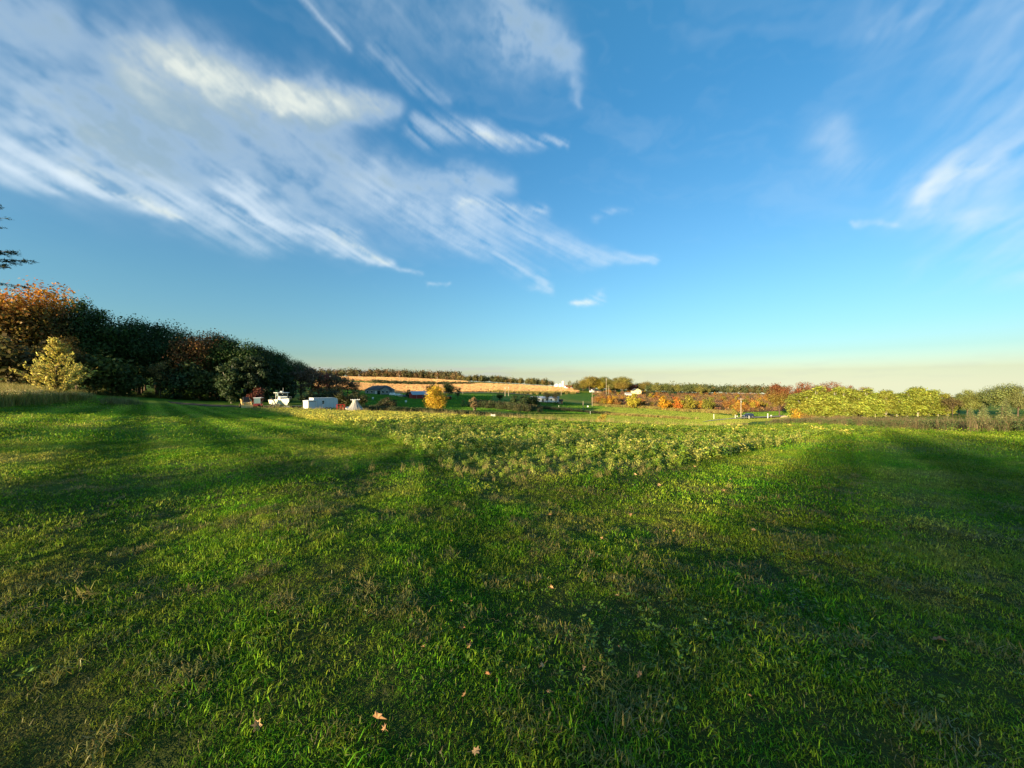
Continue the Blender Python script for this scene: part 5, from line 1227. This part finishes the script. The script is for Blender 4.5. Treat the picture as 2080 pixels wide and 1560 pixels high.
def long_house():
    px, D = 1107, 235; e = thing('long_house', 'long low white house with grey roof beside the far road', 'house', at3(px, D, .3), FACE(px) - .10)
    gable(e, 17.5, 6.0, 2.5, .95, HW, TIN)
    for x in (-6.2, -3.4, 1.5, 4.2): win(e, x, -3.03, 1.5, 1.2, 1.0)
    d = MB().box((-1.0, -3.03, 1.05), (1.0, .07, 2.1)).build('door', DROOF, e); MB().box((-.6, -3.08, 1.0), (.08, .06, .08)).build('handle', STEEL, d)
    g = MB().box((6.9, -3.03, 1.1), (2.6, .07, 2.1)).build('garage_door', TRIM, e); MB().box((6.9, -3.08, 1.1), (2.4, .04, .05)).build('seam', STEEL, g)
    for x in (-2.1, .2): MB().tube([(x, -4.2, 0), (x, -4.2, 2.3)], .07, 6).build('porch_post', TRIM, e)
    MB().box((-1.0, -3.7, 2.42), (3.2, 1.6, .12)).build('porch_roof', TIN, e); MB().box((-1.0, -3.7, .08), (3.0, 1.5, .2)).build('porch_deck', WOODP, e)
    s = thing('shed', 'brown shed at the right end of the long white house', 'shed', at3(1137, 234, .1), FACE(1137))
    gable(s, 3.6, 3.2, 1.9, .8, mat('brown_boards', (.16, .11, .07), .9, 0, .2, 2), DROOF); MB().box((0, -1.63, .9), (1.2, .06, 1.7)).build('door', WOODP, s)
long_house()
def farm():
    e = thing('silo', 'tall pale silo with domed top on the far skyline', 'silo', at3(1144, 480))
    h = hgt(1144, 480, 773.5)
    MB().lathe([(2.1, 0), (2.1, h - 1.7)], 18).build('shaft', CONC, e); MB().lathe([(2.2, h - 1.7), (2.0, h - 1.0), (1.4, h - .35), (.3, h)], 18).build('dome', CONC, e)
    for k in range(1, 6): MB().lathe([(2.13, h * k / 7), (2.16, h * k / 7 + .05), (2.13, h * k / 7 + .1)], 18).build('hoop', STEEL, e)
    for px, r, lab in [(1131, 3.6, 'wide white grain bin left of the silo'), (1138, 2.4, 'smaller pale grain bin beside the silo')]:
        b = thing('grain_bin', lab, 'grain bin', at3(px, 485), 0, 'grain bins by the silo'); hh = hgt(px, 485, 779)
        MB().lathe([(r, 0), (r, hh - 2.2)], 20).build('shell', WHITE, b); MB().lathe([(r * 1.04, hh - 2.25), (r * .5, hh - .7), (.3, hh)], 20).build('roof', WHITE, b)
    b = thing('farm_shed', 'red-roofed farm shed with white end wall below the silo', 'barn', at3(1155, 440), FACE(1155) + .5); b.scale = (1.0, 1.0, 1.0)
    gable(b, 9.5, 6, 2.4, 1.9, HW, RROOF); MB().box((-1, -3.03, 1.1), (2.4, .08, 2.1)).build('barn_door', BARNRED, b); win(b, 2.5, -3.03, 1.4, 1.0, .9)
    b = thing('farmhouse', 'small white farmhouse with dark roof under the far golden trees', 'house', at3(1203, 388, .2), FACE(1203) - .2)
    b.scale = (.75, .75, .75); gable(b, 7.0, 5, 2.6, 2.2, HW, DROOF)
    MB().prism([(-1.4, 2.6), (1.4, 2.6), (0, 4.2)], 'y', -2.9, -.5).build('dormer', HW, b); win(b, -2.2, -2.53, 1.5, 1.0, 1.1); win(b, 2.2, -2.53, 1.5, 1.0, 1.1); MB().box((0, -2.53, 1.05), (1.0, .07, 2.0)).build('door', DROOF, b)
    b = thing('low_shed', 'low dark-roofed shed right of the white farmhouse', 'shed', at3(1214, 384, .2), FACE(1214)); gable(b, 6.5, 4, 1.6, .9, mat('brown_boards', (.16, .11, .07)), DROOF); MB().box((0, -2.03, .8), (1.5, .06, 1.5)).build('door', WOODP, b)
    b = thing('yellow_house', 'pale yellow gabled house glowing among the far trees', 'house', at3(1292, 362, .9), FACE(1292) + 1.95)
    gable(b, 8, 7.2, 3.3, 2.2, CREAM, ROOFG)
    for y in (-1.7, 1.7): win(b, -4.03, y, 1.9, 1.1, 1.1, 'x')
    win(b, -4.03, 0, 4.2, .9, .9, 'x'); win(b, -2.0, -3.63, 1.9, 1.1, 1.1); MB().box((1.2, -3.63, 1.05), (1.0, .07, 2.1)).build('door', DROOF, b)
    b = thing('white_garage', 'small white garage left below the pale yellow house', 'garage', at3(1276, 350, .2), FACE(1276) + .3); gable(b, 5.5, 4.5, 2.0, 1.0, HW, GREYS); MB().box((0, -2.28, .95), (2.6, .06, 1.8)).build('garage_door', TRIM, b)
    b = thing('animal_shelter', 'small open shelter with dark mouth right of the yellow tree', 'shelter', at3(911, 192), FACE(911)); 
    for x in (-1.5, 1.5): MB().box((x, 0, .95), (.12, 2.2, 1.9)).build('side_wall', mat('brown_boards', (.16, .11, .07)), b)
    MB().box((0, 1.05, .95), (2.9, .1, 1.9)).build('back_wall', BLACKP, b); MB().prism([(-1.5, 1.95), (1.5, 1.85), (1.5, 1.95), (-1.5, 2.08)], 'x', -1.8, 1.8).build('roof', TIN, b)
farm()

# ------------------------------------------------------------------ vehicles, poles, posts
def car(name, label, loc, rz, paint, suv=False, cat='car'):
    e = thing(name, label, cat, loc, rz); h = 1.75 if suv else 1.45
    prof = [(-2.15, .35), (-2.2, .62), (-2.05, .85), (-1.1, .98), (-.55, h - .06), (.95, h), (1.85, h - .35 if not suv else h - .08), (2.1, .95), (2.15, .45), (2.0, .32)]
    rings = []
    for x, k in ((-.88, .94), (-.80, 1.0), (.80, 1.0), (.88, .94)):
        rings.append([((x * (.80 if z > 1.1 else 1)), y * k, .32 + (z - .32) * (1 if k == 1 else .97)) for y, z in prof])
    MB().loft(rings).build('body', paint, e)
    MB().prism([(-1.06, 1.02), (-.60, h - .13), (-.57, h - .13), (-1.02, 1.02)], 'x', -.62, .62).build('windshield', GLASSD, e)
    for s in (-1, 1):
        MB().prism([(-.85, 1.02), (-.50, h - .14), (.90, h - .10), (1.65, 1.05)], 'x', s * .715 - .012 + s * .02, s * .715 + .012 + s * .02).build('side_window', GLASSD, e)
        for y in (-1.35, 1.35):
            w = MB().wheel((s * .80, y, .33), .33, .22).build('wheel', RUBBER, e); MB().wheel((s * .84, y, .33), .19, .17).build('rim', STEEL, w)
        MB().bevbox((s * .62, -2.12, .72), (.36, .12, .14), .02).build('headlight', WHITE, e); MB().bevbox((s * .7, 2.08, .85), (.25, .1, .2), .02).build('tail_light', REDP, e)
    MB().box((0, -2.20, .45), (1.3, .06, .16)).build('grille', BLACKP, e); return e
NAVY = mat('navy_paint', (.018, .028, .055), .25, 0, .03, 1, .6)
car('parked_car', 'dark blue estate car parked by the gravel drive near the tall pole', at3(1519, 153, .2), FACE(1519) - .9, NAVY, True)
car('parked_car', 'white pickup-sized van parked right of the grey house', at3(799, 217), FACE(799) + 1.2, WHITE, True, 'van')
car('parked_car', 'white car half hidden between the grey house and the tan heap', at3(810, 215), FACE(810) + 1.7, WHITE, False)
car('parked_car', 'dark car parked between the tan heap and the red barn', at3(826, 200), FACE(826) + .8, NAVY, False)
def heap(px, D, w, h, m, label, name='dirt_heap', cat='heap'):
    rng = np.random.default_rng(int(px)); e = thing(name, label, cat, at3(px, D, -.1), .3); rings = []
    for k, (r, z) in enumerate([(1, 0), (.86, .25), (.62, .6), (.33, .88), (.08, 1)]):
        rings.append([(math.cos(a) * w * r * rng.uniform(.85, 1.15), math.sin(a) * w * .8 * r * rng.uniform(.85, 1.15), z * h * rng.uniform(.92, 1.06)) for a in np.linspace(0, 2 * np.pi, 14, endpoint=False)])
    MB().loft(rings).build('mound', m, e, True)
    for i in range(5):
        a = rng.uniform(0, 6.28); MB().lathe([(.02, -.16), (.22, -.08), (.26, .05), (.14, .17), (.02, .2)], 7, (math.cos(a) * w * .95, math.sin(a) * w * .8, .22)).build('boulder', m, e)
heap(815, 205, 2.0, 1.3, mat('tan_dirt', (.36, .27, .17), .95, 0, .25, 2), 'tan dirt heap between the parked white and dark cars')
heap(1594, 148, 1.9, .9, mat('sandstone', (.42, .31, .19), .95, 0, .3, 1), 'tan rock bank at the right end of the gravel drive', 'rock_bank', 'rock bank')
heap(1598, 118, 1.6, .7, mat('sandstone', (.42, .31, .19)), 'small tan sand heap left of the poplar row foot')
POLE = mat('pole_wood', (.30, .25, .18), .9, 0, .2, 3, .1)
def pole(px, D, top, label, arm=True, r=.13, gname='utility poles'):
    h = hgt(px, D, top); e = thing('utility_pole', label, 'utility pole', at3(px, D, -.1), FACE(px) + .3, gname)
    MB().tube([(0, 0, 0), (.02, 0, h * .5), (0, 0, h)], [r * 1.25, r, r * .75], 10).build('shaft', POLE, e)
    if arm:
        a = MB().box((0, -.12, h - .5), (1.9, .10, .12)).build('crossarm', POLE, e)
        for x in (-.85, -.3, .3, .85): MB().lathe([(.05, h - .44), (.07, h - .36), (.04, h - .26)], 8, (x, -.12, 0)).build('insulator', STEEL, a)
        MB().lathe([(.2, h - 1.9), (.22, h - 1.85), (.22, h - 1.2), (.18, h - 1.15)], 10, (0, -.33, 0)).build('transformer', STEEL, e)
pole(1505, 155, 808, 'tall wooden utility pole beside the dark blue car', True, .16)
pole(1203, 235, 797, 'pale utility pole standing on the valley meadow', False, .14)
pole(1231.5, 360, 768, 'tall utility pole in front of the far farm trees', True, .20)
pole(1236.5, 365, 783, 'shorter pole right beside the tall farm pole', False, .18)
pole(1026, 262, 784, 'left of two close utility poles by the far road', True, .20)
pole(1033, 268, 783, 'right of two close utility poles by the far road', True, .20)
pole(940, 262, 793, 'thin utility pole on the stubble field right of the yellow tree', False, .15)
pole(1140, 330, 790, 'thin pole below the far silo', False, .17)
pole(729, 470, 759, 'thin pole at the left end of the upper corn field', True, .20)
pole(811, 470, 761, 'thin pole in the middle of the upper corn field', True, .20)
pole(888, 430, 765, 'thin pole on the right part of the upper corn field', True, .20)
pole(1184.5, 205, 814, 'short pale post left of the meadow utility pole', False, .14)
def post(px, D, h, label, w=.16, m=None, cap=True):
    e = thing('marker_post', label, 'post', at3(px, D, -.05), FACE(px), 'white posts along the drive')
    MB().box((0, 0, h / 2), (w, w, h)).build('shaft', m or TRIM, e); MB().lathe([(w * .8, h), (w * .8, h + .05), (.01, h + .14)], 4).build('cap', m or TRIM, e)
post(1450, 150, 2.2, 'white marker post, leftmost along the gravel drive', .2)
post(1493.5, 146, 1.7, 'white post left of the tall utility pole')
post(1521.5, 142, 1.3, 'short white post in front of the dark blue car')
post(1559.5, 140, 2.0, 'thick white post left of the mailbox', .26)
post(1135, 205, .9, 'short white post on the valley meadow left of the poles')
post(1199, 165, 1.6, 'thin pale post at the valley ditch', .12)
def mailbox(px, D, label):
    e = thing('mailbox', label, 'mailbox', at3(px, D, -.05), FACE(px) + .4); MB().box((0, 0, .55), (.10, .10, 1.1)).build('post', POLE, e)
    MB().prism([(-.16, 1.08), (.16, 1.08), (.16, 1.28), (.10, 1.38), (-.10, 1.38), (-.16, 1.28)], 'y', -.45, .30).build('box', WHITE, e)
    MB().box((.175, 0, 1.33), (.02, .05, .22)).build('flag', REDP, e)
mailbox(1566, 141, 'white mailbox right of the thick white post'); mailbox(1496.5, 148, 'white mailbox just left of the tall utility pole')
def lawn_marker(px, D, label):
    e = thing('lawn_marker', label, 'marker', at3(px, D), FACE(px)); MB().box((-.2, 0, .4), (.06, .06, .9)).build('stake', TRIM, e); MB().box((.2, 0, .4), (.06, .06, .9)).build('stake', TRIM, e); MB().bevbox((0, -.05, .95), (.75, .06, .7), .02).build('board', WHITE, e)
lawn_marker(757.5, 152, 'small white board on the lawn below the grey house'); lawn_marker(824.5, 142, 'small white board on the lawn below the red barn'); lawn_marker(1194, 222, 'small white board beside the meadow utility pole')
def sale_sign():
    px, D = 1001.5, 56.2; e = thing('yard_sign', 'white yard sign on two stakes at the far edge of the crop', 'sign', at3(px, D, -.05), FACE(px) + .1)
    top = hgt(px, D, 840.5)
    MB().box((-.30, 0, top / 2 + .05), (.05, .05, top + .1)).build('stake', WHITE, e); MB().box((.28, 0, top / 2), (.05, .05, top)).build('stake', WHITE, e)
    b = MB().box((0, -.03, top - .26), (.64, .03, .40)).build('board', WHITE, e)
    MB().box((0, -.05, top - .17), (.50, .01, .07)).build('stripe', mat('sign_grey', (.30, .31, .33)), b); MB().box((0, -.05, top - .34), (.44, .01, .05)).build('stripe', mat('sign_grey', (.30, .31, .33)), b)
    MB().box((0, -.03, top - .60), (.58, .03, .16)).build('rider_board', WHITE, e)
sale_sign()

# ------------------------------------------------------------------ fallen leaves
DEAD = leaf_mat('dead_leaf', trans=.15, spread=.15, hue=.01, rough=.7)
def leaf_mesh(seed):
    rng = random.Random(seed); pts = []
    lob = [1.0, .55, .95, .45, .80, .38, .55, .40, .55, .38, .80, .45, .95, .55]
    for k, r in enumerate(lob):
        a = math.pi / 2 + 2 * math.pi * k / len(lob); r *= rng.uniform(.85, 1.12); pts.append((r * math.cos(a), r * math.sin(a)))
    V = [(0, 0, 0)] + [(x * (.75 + .1 * (seed % 3)), y, (.25 + .17 * (seed % 4)) * abs(x) + .30 * math.sin(2.4 * y + seed)) for x, y in pts]
    n = len(pts); F = [(0, 1 + i, 1 + (i + 1) % n) for i in range(n)]
    b = len(V); V += [(-.03, -.5, .02), (.03, -.5, .02), (.05, -1.5, .12), (-.01, -1.5, .12)]; F.append((b, b + 1, b + 2, b + 3))
    me = bpy.data.meshes.new('fallen_leaf'); me.from_pydata(V, [], F); me.materials.append(DEAD); return me
LM = [leaf_mesh(i) for i in range(5)]
LV = [(1902, 1293, .075, 'large pale brown leaf lying in the grass near the right edge'), (940, 1275, .055, 'brown leaf below the pair of leaves in the centre grass'), (766, 1462, .065, 'upright brown leaf near the bottom of the lawn'), (522, 1466, .055, 'brown leaf at the bottom left of the lawn'),
      (1298, 1366, .055, 'brown leaf right of centre in the lower lawn'), (1102, 1352, .042, None), (1184, 1352, .035, None), (946, 1228, .045, None), (918, 1222, .03, None), (845, 1222, .035, None), (673, 1206, .042, None), (952, 1312, .035, None), (992, 1365, .04, None),
      (944, 1410, .035, None), (780, 1480, .04, None), (1260, 1312, .035, None), (1371, 1277, .035, None), (1223, 1096, .05, None), (1163, 1098, .04, None), (1224, 1128, .035, None), (1252, 1210, .03, None), (1116, 1044, .06, None), (1280, 1045, .06, None),
      (1370, 1080, .05, None), (1116, 1398, .03, None), (1010, 1380, .03, None), (1530, 1078, .06, None), (1484, 975, .09, None), (1412, 948, .09, None), (1225, 996, .07, None), (1160, 1006, .07, None), (1340, 985, .08, None), (1290, 965, .07, None), (1560, 962, .10, None), (1470, 995, .08, None), (965, 1528, .04, None), (1525, 1408, .025, None), (1120, 1192, .035, None), (860, 1316, .03, None), (505, 1300, .03, None)]
for i, (px, py, s, lab) in enumerate(LV):
    X = (px - 1040) / 750; Zs = (py - 780) / 750; D = 1.6 / Zs
    for _ in range(12): D = (1.6 - G(X * D, D) - .035) / Zs
    o = bpy.data.objects.new('fallen_leaf', LM[i % 5]); COL.objects.link(o)
    o.location = (X * D, D, G(X * D, D) + .020 + .010 * (i % 3)); o.scale = (s * .62, s * .62, s * .62); o.rotation_euler = (rg.uniform(-.8, .8), rg.uniform(-.8, .8), rg.uniform(0, 6.28))
    o.color = (*rg.choice([(.34, .19, .09), (.26, .13, .06), (.38, .24, .12), (.31, .15, .06)]), 1)
    tag(o, lab or 'small brown fallen leaf lying among the lawn grass', 'leaf', 'fallen leaves on the lawn')
